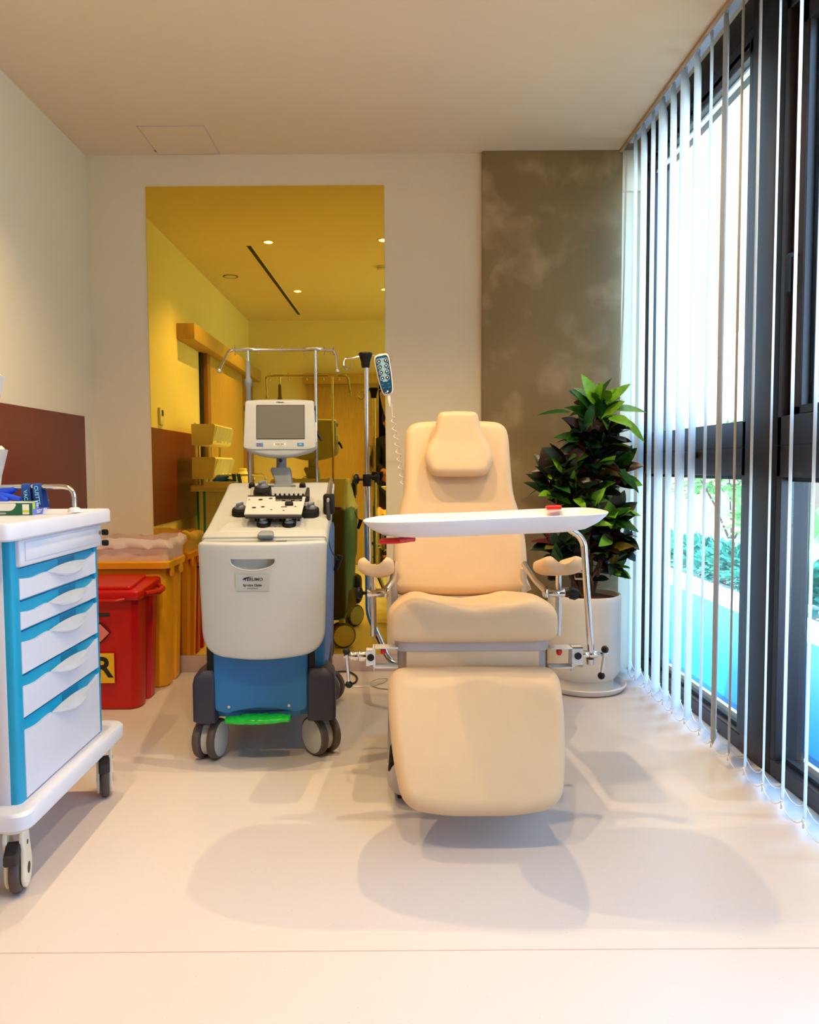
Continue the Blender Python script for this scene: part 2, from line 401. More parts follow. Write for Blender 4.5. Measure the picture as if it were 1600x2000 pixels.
# sliding doors and headers (seen in the mirror)
def door(name, hx):
    d = bpy.data.objects.new(name, None); COL.objects.link(d); d['kind'] = 'structure'; OFF[d.name] = V((0, 0, 0)); return d
d1 = door('door_1', 0)
obj('door_leaf', B().box((XL+.012, .22, .01), (XL+.05, 1.60, 2.0), .003), 'wood', d1)
obj('door_stile', B().box((XL+.006, 1.60, .01), (XL+.056, 1.70, 2.0), .003), 'woodd', d1)
obj('door_gap', B().box((XL, 1.70, .01), (XL+.02, 1.765, 2.0)), 'gasket', d1)
obj('door_header', B().box((XL, YF+.005, 2.0), (XL+.13, 2.39, 2.115), .003), 'wood', d1)
obj('door_jamb', B().box((XL, YF+.03, .01), (XL+.04, .20, 2.0), .003), 'woodd', d1)
obj('door_handle', B().tube([(XL+.05, 1.48, .9), (XL+.09, 1.48, .9), (XL+.09, 1.48, 1.3), (XL+.05, 1.48, 1.3)], .01, 8, .02), 'steel', d1)
d2 = door('door_2', 0)
obj('door_leaf', B().box((-.90, YF+.012, .01), (-.14, YF+.05, 2.0), .003), 'wood', d2)
obj('door_header', B().box((-.95, YF+.001, 1.97), (.85, YF+.12, 2.075), .003), 'wood', d2)
obj('door_handle', B().tube([(-.24, YF+.05, .9), (-.24, YF+.09, .9), (-.24, YF+.09, 1.3), (-.24, YF+.05, 1.3)], .01, 8, .02), 'steel', d2)

# ------------------------------------------------------------ window wall
XG = 1.30
def winbox(b, y0, y1, z0, z1, x0=XG, x1=1.40, bev=.004): b.box((x0, y0, z0), (x1, y1, z1), bev, 1)
# window_1: back pane bay Y 2.83..3.95 ; window_2: Y 1.45..2.64 ; window_3 towards the camera
def window(i, y0, y1, sash):
    w = bpy.data.objects.new('window_%d' % i, None); COL.objects.link(w); w['kind'] = 'structure'; w.location = (XG, y0, 0); OFF[w.name] = V((XG, y0, 0))
    b = B(); winbox(b, y0, y1, 0, .062); winbox(b, y0, y1, 1.03, 1.235); winbox(b, y0, y1, 2.545, 2.75)
    winbox(b, y0-.0, y0+.03, .06, 2.6); winbox(b, y1-.03, y1, .06, 2.6)
    obj('window_frame', b, 'frame', w)
    b = B()
    for z in (.062, 1.235): pass
    b.box((XG+.03, y0+.03, .062), (XG+.05, y1-.03, .076)); b.box((XG+.03, y0+.03, 1.016), (XG+.05, y1-.03, 1.03))
    b.box((XG-.001, y0, 1.135), (XG, y1, 1.139)); b.box((XG-.001, y0, 2.63), (XG, y1, 2.634))
    obj('gasket', b, 'gasket', w)
    g = B(); g.box((XG+.04, y0+.03, .07), (XG+.046, y1-.03, 1.02)); obj('lower_pane', g, 'glass', w)
    if sash:
        b = B(); ys0, ys1 = y0+.03, y1-.03; z0, z1 = 1.235, 2.545; t = .075
        for a in ((ys0, ys0+t, z0, z1), (ys1-t, ys1, z0, z1), (ys0, ys1, z0, z0+.03), (ys0, ys1, z1-t, z1)): b.box((XG+.02, a[0], a[2]), (XG+.075, a[1], a[3]), .004, 1)
        s = obj('sash', b, 'frame', w)
        obj('upper_pane', B().box((XG+.046, ys0+t, z0+.02), (XG+.052, ys1-t, z1-t)), 'glass', s)
        obj('sash_gasket', B().box((XG+.05, ys1-t-.02, z0+.03), (XG+.06, ys1-t, z1-t)), 'gasket', s)
        h = B().tube([(XG+.02, ys1-.04, 1.75), (XG-.01, ys1-.04, 1.75), (XG-.01, ys1-.04, 1.63)], .008, 8, .01); obj('sash_handle', h, 'black', s)
    else:
        obj('upper_pane', B().box((XG+.04, y0+.03, 1.235), (XG+.046, y1-.03, 2.545)), 'glass', w)
        b = B().box((XG+.035, y0+.03, 2.535), (XG+.055, y1-.03, 2.55)); b.box((XG+.0, y0+.03, 2.575), (XG+.001, y1-.03, 2.592)); obj('reflection_strip', b, 'alu', w)  # white strips painting in the double reflection at the glass head
    return w
window(1, 2.83, 3.97, False); window(2, 1.40, 2.60, True); window(3, .05, 1.22, False)
def mull(y0, y1, n, bars):
    b = B()
    b.box((XG-.004, y0, 0), (1.42, y1, 2.75), .006, 1)
    o = struct(n, b, 'frame')
    return o
mull(2.64, 2.83, 'trim_4', 0)
struct('trim_5', B().box((XG+.0, 2.60, 0), (1.42, 2.64, 2.75), .003), 'gasket')
mull(1.22, 1.40, 'trim_6', 0); mull(3.97, 4.0, 'trim_7', 0); mull(YF, .05, 'trim_8', 0)
b = B().box((1.42, YF, -.1), (1.5, YB+.1, 0)); b.box((1.175, 3.975, ZC-.2), (1.30, 4.0, ZC)); struct('wall_right', b, 'wall')
tagit(obj('window_latch', B().cyl((XG-.022, 3.29, 1.115), (XG, 3.29, 1.115), .015, 16, .003), 'black', origin=(XG, 3.29, 1.115)), 'small round black latch on the bronze window transom', 'latch')

# ------------------------------------------------------------ outdoors
struct('ground_outside', B().box((1.5, -6, -.55), (2.25, 14, -.5)), 'paving')
b = B().box((2.25, -6, -.55), (2.32, 14, .12)); struct('trim_planter_wall', b, 'planter')
b = B().box((2.22, -6, .12), (2.42, 14, .18), .006, 1); struct('trim_planter_kerb', b, 'kerb')
struct('ground_beyond', B().box((2.42, -8, -.55), (40, 30, .05)), 'gravel')
o = thing('neighbour_building', 'beige rendered building with overhanging eave beyond the window', 'building', (9, 12, 0))
b = B().box((6.5, 8.5, 0), (14, 20, 7), .02); obj('wall', b, 'stucco', o)
obj('eave', B().box((1.9, 4.3, 3.35), (6.0, 15, 3.5), .01), 'stucco', o)
def leafbm(b, o, d, n, L, W, bend=.25, fold=.25, mi=0, seg=5, point=1.0):
    """one leaf blade: base o, direction d, face normal n"""
    d = V(d).normalized(); n = V(n); n = (n-d*n.dot(d)); n = n.normalized() if n.length > 1e-6 else d.orthogonal().normalized(); sd = d.cross(n); o = V(o)
    rows = []
    for i in range(seg+1):
        t = i/seg; w = W*.5*(math.sin(PI*min(1, t**.8*1.0))**.8 if 0 < t < 1 else .03)
        c = o+d*(L*t)-n*(bend*L*t*t)
        rows.append([c-sd*w+n*(fold*w), c, c+sd*w+n*(fold*w)])
    vs = [[b.bm.verts.new(p) for p in r] for r in rows]
    for p, q in zip(vs, vs[1:]):
        for k in (0, 1):
            f = b.bm.faces.new((p[k], p[k+1], q[k+1], q[k])); f.material_index = mi
rd = random.Random(3)
def bush(name, label, c, r, n, L, W, m, kind=None, h=1, group=None):
    b = B(); b.recalc = False; c = V(c)
    for i in range(n):
        th = rd.uniform(0, 2*PI); ph = math.acos(rd.uniform(-.3, 1)); rr = rd.uniform(.35, 1)
        d = V((math.sin(ph)*math.cos(th), math.sin(ph)*math.sin(th), math.cos(ph)))
        leafbm(b, c+V((d.x*r[0], d.y*r[1], d.z*r[2]))*rr, d+V((rd.uniform(-.6, .6), rd.uniform(-.6, .6), rd.uniform(-.3, .6))), V((rd.uniform(-1, 1), rd.uniform(-1, 1), 1)), L*rd.uniform(.7, 1.2), W*rd.uniform(.7, 1.2), .3, .2, 0, 3)
    o = thing(name, label, 'shrub', (c.x, c.y, .05), group=group)
    obj('foliage', b, m, o, smooth=0)
    st = B()
    for k in range(6):
        a = k*PI/3+rd.uniform(-.3, .3); st.tube([(c.x+math.cos(a)*.03, c.y+math.sin(a)*.03, .03), (c.x+math.cos(a)*r[0]*.3, c.y+math.sin(a)*r[1]*.3, c.z*.6), (c.x+math.cos(a)*r[0]*.7, c.y+math.sin(a)*r[1]*.7, c.z+r[2]*.3)], [.014, .01, .005], 6)
    obj('stem', st, 'bark', o)
    return o
bush('hedge', 'long low blue green hedge growing behind the white kerb outside', (2.86, 6.2, .2), (.32, 3.3, .17), 3600, .09, .055, 'hedge')
bush('flowering_shrub', 'airy pale green shrub with thin branches outside the far window pane', (4.7, 10.6, .85), (.8, 1.2, .75), 800, .17, .07, 'shrub')
bush('leafy_shrub', 'broad leaved shrub low in front of the airy one', (4.0, 8.2, .42), (.3, .4, .32), 130, .2, .08, 'shrub')
bush('bougainvillea', 'small magenta flowering shrub in the sunlit bed far outside', (5.6, 10.4, .3), (.3, .9, .14), 200, .08, .06, 'flower')
o = thing('banana_plant', 'banana plant with big broad green leaves outside the near window pane', 'plant', (3.55, 6.5, .05))
b = B(); b.recalc = False
for (a, L, W, dz, q) in ((-1.0, .75, .26, .75, 0), (.6, .62, .22, .9, 0), (2.4, .7, .24, .7, 0), (-2.2, .6, .2, .85, 0)):
    leafbm(b, (3.55+math.cos(a)*.06, 6.5+math.sin(a)*.06, .40), (math.cos(a)*.55, math.sin(a)*.55, dz), (math.cos(a)*-.8, math.sin(a)*-.8, .8), L, W, .35, .15, 0, 10)
obj('leaf', b, 'banana', o, smooth=60)
obj('stem', B().tube([(3.55, 6.5, .04), (3.55, 6.5, .45)], [.04, .025], 10), 'shrub', o)

# ------------------------------------------------------------ vertical blind
bl = thing('vertical_blind', 'cream vertical blind with open slats in front of the dark framed windows', 'blind', (1.18, 3.9, 0))
b = B().box((1.176, 1.3, ZC+.028), (1.236, 3.96, ZC+.07)); obj('headrail', b, 'alu', bl)
nsl = 21; SL = []
for i in range(nsl):
    y = 3.86-.1277*i; a = math.radians(29+rd.uniform(-3.5, 3.5)+(6 if 2 < i < 7 else 0)); c = V((1.205, y, 0)); d = V((math.sin(a), math.cos(a), 0)); n = V((math.cos(a), -math.sin(a), 0))
    rs = []; K = 8; W = .127; rs0 = []
    def pf(z, q): return [c+d*(W*(k/K-.5))+n*(.006*(1-(2*k/K-1)**2)*q)+V((0, 0, z)) for k in range(K+1)]
    b = B(); zt = ZC+.012; sl = .0006
    rows = []
    for z, wq in ((.045, 1), (.08, 1), (1.3, 1), (zt-.06, 1), (zt-.03, 1), (zt, .35)):
        pts = [c+d*(W*(k/K-.5)*wq)+n*(.006*(1-(2*k/K-1)**2))+V((0, 0, z)) for k in range(K+1)]
        rows.append(pts+[p+n*sl for p in pts[::-1]])
    b.rings(rows); s = obj('slat', b, 'slat', bl)
    lo = c-d*(W*.5); hi = c+d*(W*.5); SL.append((lo, hi))
    w = B(); w.box((-.0012, -W*.5+.004, .028), (.0012+.002, W*.5-.004, .062), .0008, 1, mx=Matrix.Translation(c) @ Matrix.Rotation(-a, 4, 'Z')); obj('weight', w, 'slat', s)
    h = B(); h.box((-.006, -.01, zt-.005), (.006, .01, ZC+.03), .002, 1, mx=Matrix.Translation(c) @ Matrix.Rotation(-a, 4, 'Z')); obj('carrier', h, 'clear', s)
for side in (0, 1):
    p = []
    for i in range(nsl-1):
        A, Bq = SL[i][side].copy(), SL[i+1][side].copy(); A.z = Bq.z = .052
        for k in range(6):
            t = k/6; q = A.lerp(Bq, t); q.z -= .026*4*t*(1-t); p.append(q)
    p.append(Bq); cb_ = B().tube(p, .0016, 5)
    for i in range(nsl): cb_.ball(SL[i][side]+V((0, 0, .054)), .0045, 8, 5)
    obj('bottom_chain', cb_, 'alu', bl)
cordp = [(1.178, 3.93, ZC-.02), (1.172, 3.93, 1.9), (1.160, 3.935, 1.55), (1.164, 3.93, 1.50), (1.176, 3.93, 1.9), (1.184, 3.93, ZC-.02)]
obj('pull_cord', B().tube(catmull(cordp, 5, False), .0018, 6), 'cream', bl)

# ------------------------------------------------------------ ceiling fittings
def downlight(x, y, lab, grp=None):
    o = thing('downlight', lab, 'ceiling light', (x, y, ZC), group='recessed downlights in the ceiling')
    obj('trim_ring', B().lathe([(.030, .002), (.030, -.003), (.044, -.004), (.046, -.001), (.046, .002)], (x, y, ZC), cap=False), 'ceil', o)
    obj('lamp', B().cyl((x, y, ZC-.0018), (x, y, ZC+.001), .031, 24), 'bulb', o)
    l = bpy.data.lights.new('lamp_light', 'SPOT'); l.energy = SPOT_W; l.color = SPOT_COL; l.spot_size = math.radians(125); l.spot_blend = .75; l.shadow_soft_size = .012
    lo = bpy.data.objects.new('lamp_light', l); COL.objects.link(lo); lo.parent = o; lo.location = (0, 0, -.02)
downlight(-.86, 2.47, 'lit recessed downlight over the trolley, upper left one in the mirror')
downlight(-.84, .95, 'lit recessed downlight near the entrance door, lower left one in the mirror')
downlight(-.05, 2.50, 'lit recessed downlight above the chair foot, cut by the right edge of the mirror')
downlight(-.05, 1.0, 'lit recessed downlight above the camera, lowest at the right edge of the mirror')
downlight(.77, 2.50, 'lit recessed downlight nearest the window and the chair, out of the mirror')
o = thing('slot_diffuser', 'long narrow black air slot in the ceiling, seen in the mirror', 'air vent', (-.98, 1.1, ZC))
A_, B_ = V((-1.015, 2.38, ZC)), V((-.955, -.12, ZC)); dd = (B_-A_).normalized(); sd = V((-dd.y, dd.x, 0))
b = B()
pts = [A_-sd*.016, A_+sd*.016, B_+sd*.016, B_-sd*.016]; b.rings([[p+V((0, 0, -.002)) for p in pts], [p+V((0, 0, .001)) for p in pts]]); obj('slot', b, 'gasket', o)
b = B()
for s_ in (-1, 1):
    pts = [A_+sd*s_*.016, A_+sd*s_*.021, B_+sd*s_*.021, B_+sd*s_*.016]; b.rings([[p+V((0, 0, -.004)) for p in pts], [p+V((0, 0, .001)) for p in pts]])
obj('slot_edge', b, 'ceil', o)
o = thing('ceiling_speaker', 'round ceiling speaker with thin dark ring, seen in the mirror', 'speaker', (-1.33, 1.5, ZC))
obj('speaker_ring', B().lathe([(.052, .001), (.052, -.003), (.062, -.003), (.062, .001)], (-1.33, 1.5, ZC), cap=False), 'gasket', o)
obj('speaker_grille', B().cyl((-1.33, 1.5, ZC-.002), (-1.33, 1.5, ZC+.001), .052, 28), 'ceil', o)
o = thing('smoke_detector', 'round white smoke detector on the ceiling at the right edge of the mirror', 'smoke detector', (-.06, 1.78, ZC))
obj('housing', B().lathe([(.05, 0), (.05, -.012), (.04, -.03), (.015, -.036)], (-.06, 1.78, ZC)), 'cream', o)
obj('vent_ring', B().lathe([(.046, -.014), (.051, -.016), (.046, -.02)], (-.06, 1.78, ZC), cap=False), 'lgrey', o)
# ------------------------------------------------------------ apheresis machine
MR = math.radians(3.4); MO = V((-.46, 2.74, 0)); MI = (Matrix.Translation(MO) @ Matrix.Rotation(MR, 4, 'Z')).inverted()
mc = thing('apheresis_machine', 'blue and white wheeled blood separator machine with a small monitor, left of the beige chair', 'medical machine', MO, MR, local=True)
def ml(px, py, y): return MI @ at(px, py, y)
# deck plane: local z = .842 + .317*(y-.10)
def dz(y): return .838+.305*(y-.08)
DN = V((0, -.292, .956))
def dk(px, py):
    o = MI @ CO; p = MI @ at(px, py, 3); d = p-o; s = .305
    k = (.838-s*.08+s*o.y-o.z)/(d.z-s*d.y); q = o+d*k; return q
def dp(x, y, h=0): return V((x, y, dz(y)))+DN*h
# blue housing
b = B(); rs = []
for z, x0, x1, y0, y1 in ((.16, -.195, .195, .05, .70), (.20, -.205, .205, .02, .74), (.47, -.215, .215, .02, .76), (.80, -.222, .222, .03, .76), (.825, -.218, .218, .12, .75)):
    rs.append([V((x, y, z)) for x, y in rpoly([(x0, y0), (x1, y0), (x1+.022, y1), (x0-.004, y1)], [.02, .05, .06, .05], 5)])
b.rings(rs); obj('housing', b, 'blue', mc)
# rear dark column
b = B().box((-.232, .72, .19), (.232, .80, .84), .03, 3); obj('rear_cover', b, 'dgrey', mc)
# front centre panel with bottom edge bowed
pl = rpoly([(-.186, .50), (.150, .50), (.150, .20), (.06, .175), (-.09, .175), (-.186, .20)], [.004, .004, .02, .1, .1, .02], 4)
b = B().pad(resample(pl, .03), .05, .008, lambda u, v, w: V((u, .035-w, v))); fp = obj('front_panel', b, 'blue', mc)
cb = B().lathe([(.15, 0), (.15, .06)], (-.018, -.03, .165), (0, 1, 0), 40, sx=1, sy=.30)
cut(fp, cb.bm)
b = B().pad(resample(rpoly([(-.16, .24), (.125, .24), (.125, .155), (-.16, .155)], .03), .02), .02, .006, lambda u, v, w: V((u, .05-w, v))); obj('recess_back', b, 'blue', fp)
for x in (-.115, .10): obj('screw', B().cyl((x-.018, -.0175, .215), (x-.018, -.012, .215), .005, 12), 'steel', fp)
for x in (-.200, .164): obj('side_slot', B().box((x-.0125, .008, .27), (x+.0125, .03, .50), .002), 'black', mc)
# white bowed door
def df(u, v, w): return V((u, -.005-.062*(1-(u/.24)**2)-w+.006*((v-.43)/.38), v))
dol = rpoly([(-.226, .815), (.226, .815), (.214, .425), (-.212, .425)], [.018, .018, .075, .075], 8)
b = B().pad(resample(dol, .02), .045, .012, lambda u, v, w: df(u, v-.018*(1-(u/.22)**2)*max(0, (.60-v)/.17), w), inner=10)
door = obj('door', b, 'bone', mc)
hp = MI @ at(493, 1097, 2.63); hx, hz = hp.x, hp.z+.008
cb = B().slab([(hx-.076, hz), (hx+.076, hz)]+[(hx+.076*math.cos(a), hz-.008-.03*math.sin(a)) for a in [k*PI/14 for k in range(0, 15)]], -.2, -.074, lambda u, v, w: V((u, w+.0, v)))
cut(door, cb.bm)
b = B().tube([df(hx+.079*math.cos(a), hz-.006-.033*math.sin(a), .045) for a in [k*PI/16 for k in range(17)]], .0022, 6); obj('grip_edge', b, 'bone', door)
sf = frame(df(hx+.0, .665, .0463), (1, .0, 0), (0, 0, 1))
lp = MI @ at(493, 1138, 2.63)
sf = frame(df(lp.x, lp.z, .0466)+V((0, -.0005, 0)), (1, -2*.062*lp.x/.0576*-1, 0), (0, 0, 1))
o = obj('sticker', B().slab([(-.057, -.029), (.057, -.029), (.057, .029), (-.057, .029)], -.0006, .0004, plane(sf)), 'lgrey', door)
def tf(fr, x, y, z=.0006): return fr @ Matrix.Translation((x, y, z))
text('lettering', 'TERUMO', .0145, 'ink', o, tf(sf, .004, .011), bold=.0003, sx=1.12)
b = B().slab([(-.036, .0105), (-.026, .017), (-.012, .0205), (.004, .0205), (-.01, .018), (-.02, .0135), (-.027, .010)], .0004, .001, plane(sf)); obj('emblem', b, 'ink', o)
text('lettering', 'Spectra Optia', .0115, 'ink', o, tf(sf, .0, -.009), bold=.0003)
text('lettering', 'Apheresis System', .0052, 'ink', o, tf(sf, .0, -.0195))
# door top ledge
obj('door_rim', B().box((-.219, .0, .79), (.219, .06, .818), .006), 'bone', mc)
q = atz(553, 1050, .82); q = MI @ q
obj('drain_slot', B().lathe([(.020, 0), (.020, .002)], (q.x, -.045, .8135), (0, 0, 1), 24, sx=1, sy=.42), 'rubber', door)
# deck
prof = [(.03, .79), (.02, .825), (.045, .838), (.10, .850), (.13, .856), (.56, .985), (.60, 1.005), (.74, 1.005), (.77, .97), (.77, .80)]
b = B(); rs = []
for x, q_ in ((-.226, .012), (-.220, .003), (-.213, 0), (.213, 0), (.220, .003), (.226, .012)):
    rs.append([V((x+(0 if z < .84 else (.018 if x > 0 else .012)*((z-.84)/.16)), y+(q_ if y < .3 else -q_), z-(q_ if z > .82 else 0))) for y, z in prof])
b.rings(rs); deck = obj('deck', b, 'bone', mc)
# front lip panel (raised band with red marks)
b = B().pad([(x, y) for x, y in resample(rpoly([(-.165, .06), (.165, .06), (.14, .16), (-.14, .16)], .02), .03)], .012, .006, lambda u, v, w: dp(u-.012, v, w-.002)); lip = obj('deck_lip', b, 'bone', deck)
for k in range(5):
    q = dk(519+k*9.5, 1034); obj('red_mark', B().box((-.0045, -.002, .0), (.0045, .002, .0008), mx=Matrix.Translation(dp(q.x, q.y, .0106)) @ Matrix.Rotation(math.radians(17), 4, 'X')), 'redk', lip)
q = dk(519, 1056); b = B().pad(resample(rpoly([(-.03, -.022), (.032, -.022), (.026, .02), (-.022, .02)], .012), .008), .024, .009, lambda u, v, w: dp(q.x+u, q.y+v+.01, w+.006))
obj('latch', b, 'mgrey', deck)
# recessed grey tub
cq = [dk(492, 950), dk(600, 950), dk(592, 1023), dk(480, 1023)]
b = B().pad(resample(rpoly([(q.x, q.y) for q in cq[::-1]], .01), .02), .006, .002, lambda u, v, w: dp(u, v, w)); obj('pump_tray', b, 'lgrey', deck)
# pumps
def pump(px, py, r, h, ox, oy):
    q = dk(px, py); q = V((q.x, q.y, 0))
    P_ = lambda z: dp(q.x, q.y, z)
    b = B(); n = 28; rs = []
    for rr, z in ((1, 0), (1, h*.75), (.93, h*.95), (.7, h)):
        R = []
        for k in range(n):
            a = 2*PI*k/n; x, y = math.cos(a)*r*rr, math.sin(a)*r*rr
            if ox and x*ox > 0: x += ox
            if oy and y*oy > 0: y += oy
            R.append(dp(q.x+x, q.y+y, z))
        rs.append(R)
    b.rings(rs); p = obj('pump_housing', b, 'black', deck)
    b = B(); cc_ = dp(q.x, q.y, h-.004)
    for th in (0,): b.ball(cc_, r*.74, 24, 12, (1, .8, .85))
    k_ = obj('pump_rotor', b, 'knob', p)
    obj('rotor_grip', B().box((-r*.5, -.004, 0), (r*.5, .004, .012), .003, mx=Matrix.Translation(dp(q.x, q.y, h-.004)+V((0,-r*.30,r*.46))) @ Matrix.Rotation(math.radians(17), 4, 'X') @ Matrix.Rotation(.7, 4, 'Z')), 'mgrey', p)
pump(514, 966, .036, .035, 0, -.03)
pump(470, 1004, .032, .025, .04, -.01)
pump(608, 1004, .032, .025, -.03, -.02)
pump(515, 1031, .026, .022, 0, .05)
pump(565, 1031, .026, .022, 0, .05)
# cassette plate
A = [dk(484, 985), dk(597, 985), dk(591, 1022), dk(477, 1022)]
hb, ht = .075, .062
cen = sum((V((q.x, q.y)) for q in A), V((0, 0)))/4
pp = frame(dp(cen.x, cen.y, .055), (1, 0, 0), (0, .956, .292))
ppi = pp.inverted()
def pv(px, py):
    o_ = ppi @ (MI @ CO); d_ = (ppi @ (MI @ at(px, py, 3)))-o_; k_ = -o_.z/d_.z; r_ = o_+d_*k_; return (r_.x, r_.y)
pol = [pv(484, 970), pv(538, 970), pv(538, 979), pv(590, 979), pv(591, 970), pv(597, 970), pv(589, 1004), pv(477, 1004)]
b = B().slab(pol[::-1], -.004, 0, plane(pp)); pt = obj('cassette_plate', b, 'silver', deck)
b = B().slab([pv(538, 970), pv(591, 970), pv(590, 979), pv(538, 979)][::-1], -.010, -.006, plane(pp)); obj('plate_step', b, 'steel', pt)
b = B().slab([pv(484, 966), pv(600, 966), pv(598, 971), pv(484, 971)][::-1], -.02, -.003, plane(pp)); obj('pin_rail', b, 'black', pt)
for i in range(9):
    u, v = pv(520+i*9, 967); obj('pin', B().cyl(pp @ V((u, v, -.006)), pp @ V((u, v, .006)), .004, 8), 'rubber', pt)
b = B().slab([pv(478, 1003.5), pv(590, 1003.5), pv(588, 1007), pv(479, 1007)][::-1], -.012, -.004, plane(pp)); obj('plate_underside', b, 'rubber', pt)
for px, py, rw, rh in ((509, 976, .009, .008), (529, 973.5, .008, .007), (496, 991.5, .0085, .008), (513.5, 990, .0075, .007), (530, 995.5, .004, .004), (577, 989.5, .0045, .004)):
    u, v = pv(px, py); obj('plate_hole', B().lathe([(rw, -.001), (rw, .0006)], pp @ V((u, v, 0)), pp.to_3x3() @ V((0, 0, 1)), 18, xdir=(1, 0, 0)), 'ink', pt)
for px, py, w_, h_ in ((555, 990, .011, .004), (554, 977, .007, .002), (572, 977, .007, .002), (587, 977, .004, .002)):
    u, v = pv(px, py); obj('plate_slot', B().slab([(u-w_, v-h_), (u+w_, v-h_), (u+w_, v+h_), (u-w_, v+h_)], -.0055, .0006, plane(pp)), 'ink', pt)
for px, py in ((487, 977), (554, 998)):
    u, v = pv(px, py); obj('plate_screw', B().cyl(pp @ V((u, v, 0)), pp @ V((u, v, .003)), .004, 12), 'chrome', pt)
for i, px in enumerate((488, 500, 536, 548, 575, 584)):
    q = dk(px, 1020); obj('valve_post', B().cyl(dp(q.x, q.y, .005), dp(q.x, q.y, .05), .005, 10), ('silver', 'rubber')[i % 2], deck)
q = dk(566, 1014); obj('tube_clip', B().pad(resample(rpoly([(-.016, -.012), (.016, -.012), (.014, .014), (-.018, .014)], .006), .006), .02, .006, lambda u, v, w: dp(q.x+u, q.y+v+.01, w+.046)), 'black', deck)
q = dk(601, 985); obj('loading_lever', B().pad(resample(rpoly([(-.012, -.03), (.010, -.03), (.006, .07), (-.006, .07)], .008), .01), .03, .006, lambda u, v, w: dp(q.x+u, q.y+v, w+.02)), 'rubber', deck)
for px in (492, 591):
    q = ml(px, 950, 3.30); obj('corner_knob', B().pad(resample(rpoly([(-.015, -.014), (.015, -.014), (.012, .016), (-.012, .016)], .008), .006), .03, .008, lambda u, v, w: V((q.x+u, q.y+.02-w, q.z+v))), 'black', deck)
# tube sensor wand with cord on right edge
w0, w1 = ml(647, 942, 3.12), ml(640, 988, 2.97)
dd_ = (w1-w0)
wn = obj('wand', B().lathe([(.005, -.008), (.006, .0), (.007, .012), (.0095, .02), (.0105, .05), (.011, .12), (.0095, .15), (.006, .162), (.005, .18)], w0+V((.0, 0, .01)), dd_, 20), 'steel', mc, label='polished steel hand piece')
obj('wand_holder', B().box((w1.x-.018, w1.y+.016, w1.z-.035), (w1.x+.026, w1.y+.10, w1.z+.045), .01), 'black', mc)
obj('wand_grip', B().tube([w1+V((0, 0, .012)), w1+V((.003, -.015, -.03)), w1+V((.006, -.02, -.055))], [.008, .009, .006], 10), 'rubber', mc)
pth = [w1+V((-.002, -.01, -.04)), ml(640, 1040, 2.98), ml(646, 1072, 2.95), ml(657, 1090, 2.95), ml(662, 1094, 2.98)]
obj('wand_cord', B().tube(catmull(pth, 6, False), .0022, 6), 'cord', mc)
q = ml(657, 1100, 2.98); obj('cord_plug', B().tube([q+V((.015, .0, .03)), q+V((-.004, .0, -.03))], [.014, .009], 8), 'black', mc)
# monitor
mcx = .5*(ml(477, 840, 3.30).x+ml(617, 840, 3.30).x)
T = math.radians(-8)
mf = frame(MI @ at(547, 838, 3.30), (1, 0, 0), (0, math.sin(math.radians(8)), math.cos(math.radians(8))))
mw = .154
mol = rpoly([(-.146, .122), (-.07, .127), (.07, .127), (.146, .122), (.154, -.085), (.13, -.1), (.05, -.122), (-.05, -.122), (-.13, -.1), (-.154, -.085)], [.012, .1, .1, .012, .02, .04, .06, .06, .04, .02], 5)
b = B().pad(resample(mol, .02), .055, .012, lambda u, v, w: mf @ V((u, v, w-.04)), inner=6); mon = obj('monitor', b, 'lgrey', mc)
b = B().pad(resample(rpoly([(-.145, .119), (.145, .119), (.153, -.084), (.12, -.092), (-.12, -.092), (-.153, -.084)], [.012, .012, .012, .03, .03, .012], 5), .02), .006, .004, lambda u, v, w: mf @ V((u, v, w+.013)), inner=4); bz = obj('bezel', b, 'bone', mon)
b = B(); b.slab([(-.098, .100), (.106, .100), (.106, -.047), (-.098, -.047)][::-1], .0, .0205, plane(mf)); obj('screen_rim', b, 'rubber', mon)
b = B(); b.slab([(-.0955, .0975), (.1035, .0975), (.1035, -.0445), (-.0955, -.0445)][::-1], .0, .0212, plane(mf)); obj('screen', b, 'screen', mon)
for u in (-.084, .088):
    bb = obj('panel_button', B().pad(resample(rpoly([(u-.014, -.077), (u+.014, -.077), (u+.014, -.063), (u-.014, -.063)], .003), .01), .003, .001, lambda x, y, w: mf @ V((x, y, w+.0185))), 'btn', mon)
    obj('button_mark', B().slab([(u-.006, -.073), (u+.006, -.073), (u+.004, -.067), (u-.004, -.067)], .0214, .0218, plane(mf)), ('redk' if u < 0 else 'lgrey'), bb)
text('lettering', 'TERUMO', .0062, 'ink', mon, mf @ Matrix.Translation((.006, .111, .0195)), bold=.0002)
b = B().slab([(-.016, .1105), (-.01, .114), (.0, .115), (-.006, .1115)], .0192, .0198, plane(mf)); obj('emblem', b, 'ink', mon)
lb = obj('name_plate', B().slab([(-.026, -.0745), (.026, -.0745), (.026, -.0635), (-.026, -.0635)], .0185, .0196, plane(mf)), 'boxw', mon)
text('lettering', 'Spectra Optia', .0066, 'ink', lb, mf @ Matrix.Translation((0, -.0675, .0198)), bold=.0002)
text('lettering', 'Apheresis System', .003, 'ink', lb, mf @ Matrix.Translation((0, -.0725, .0198)))
for u in (-.15, .15): obj('side_button', B().box((u-.002, -.008, -.012), (u+.002, .012, .010), .001, mx=mf @ Matrix.Translation((0, .088, 0))), 'rubber', mon)
obj('card_slot', B().box((.150, -.06, -.012), (.158, .028, .006), .002, mx=mf), 'white', mon)
obj('mast_lever', B().tube([mf @ V((.155, -.012, -.01)), mf @ V((.166, -.03, 0)), mf @ V((.176, -.052, 0))], [.009, .007, .005], 8), 'black', mon)
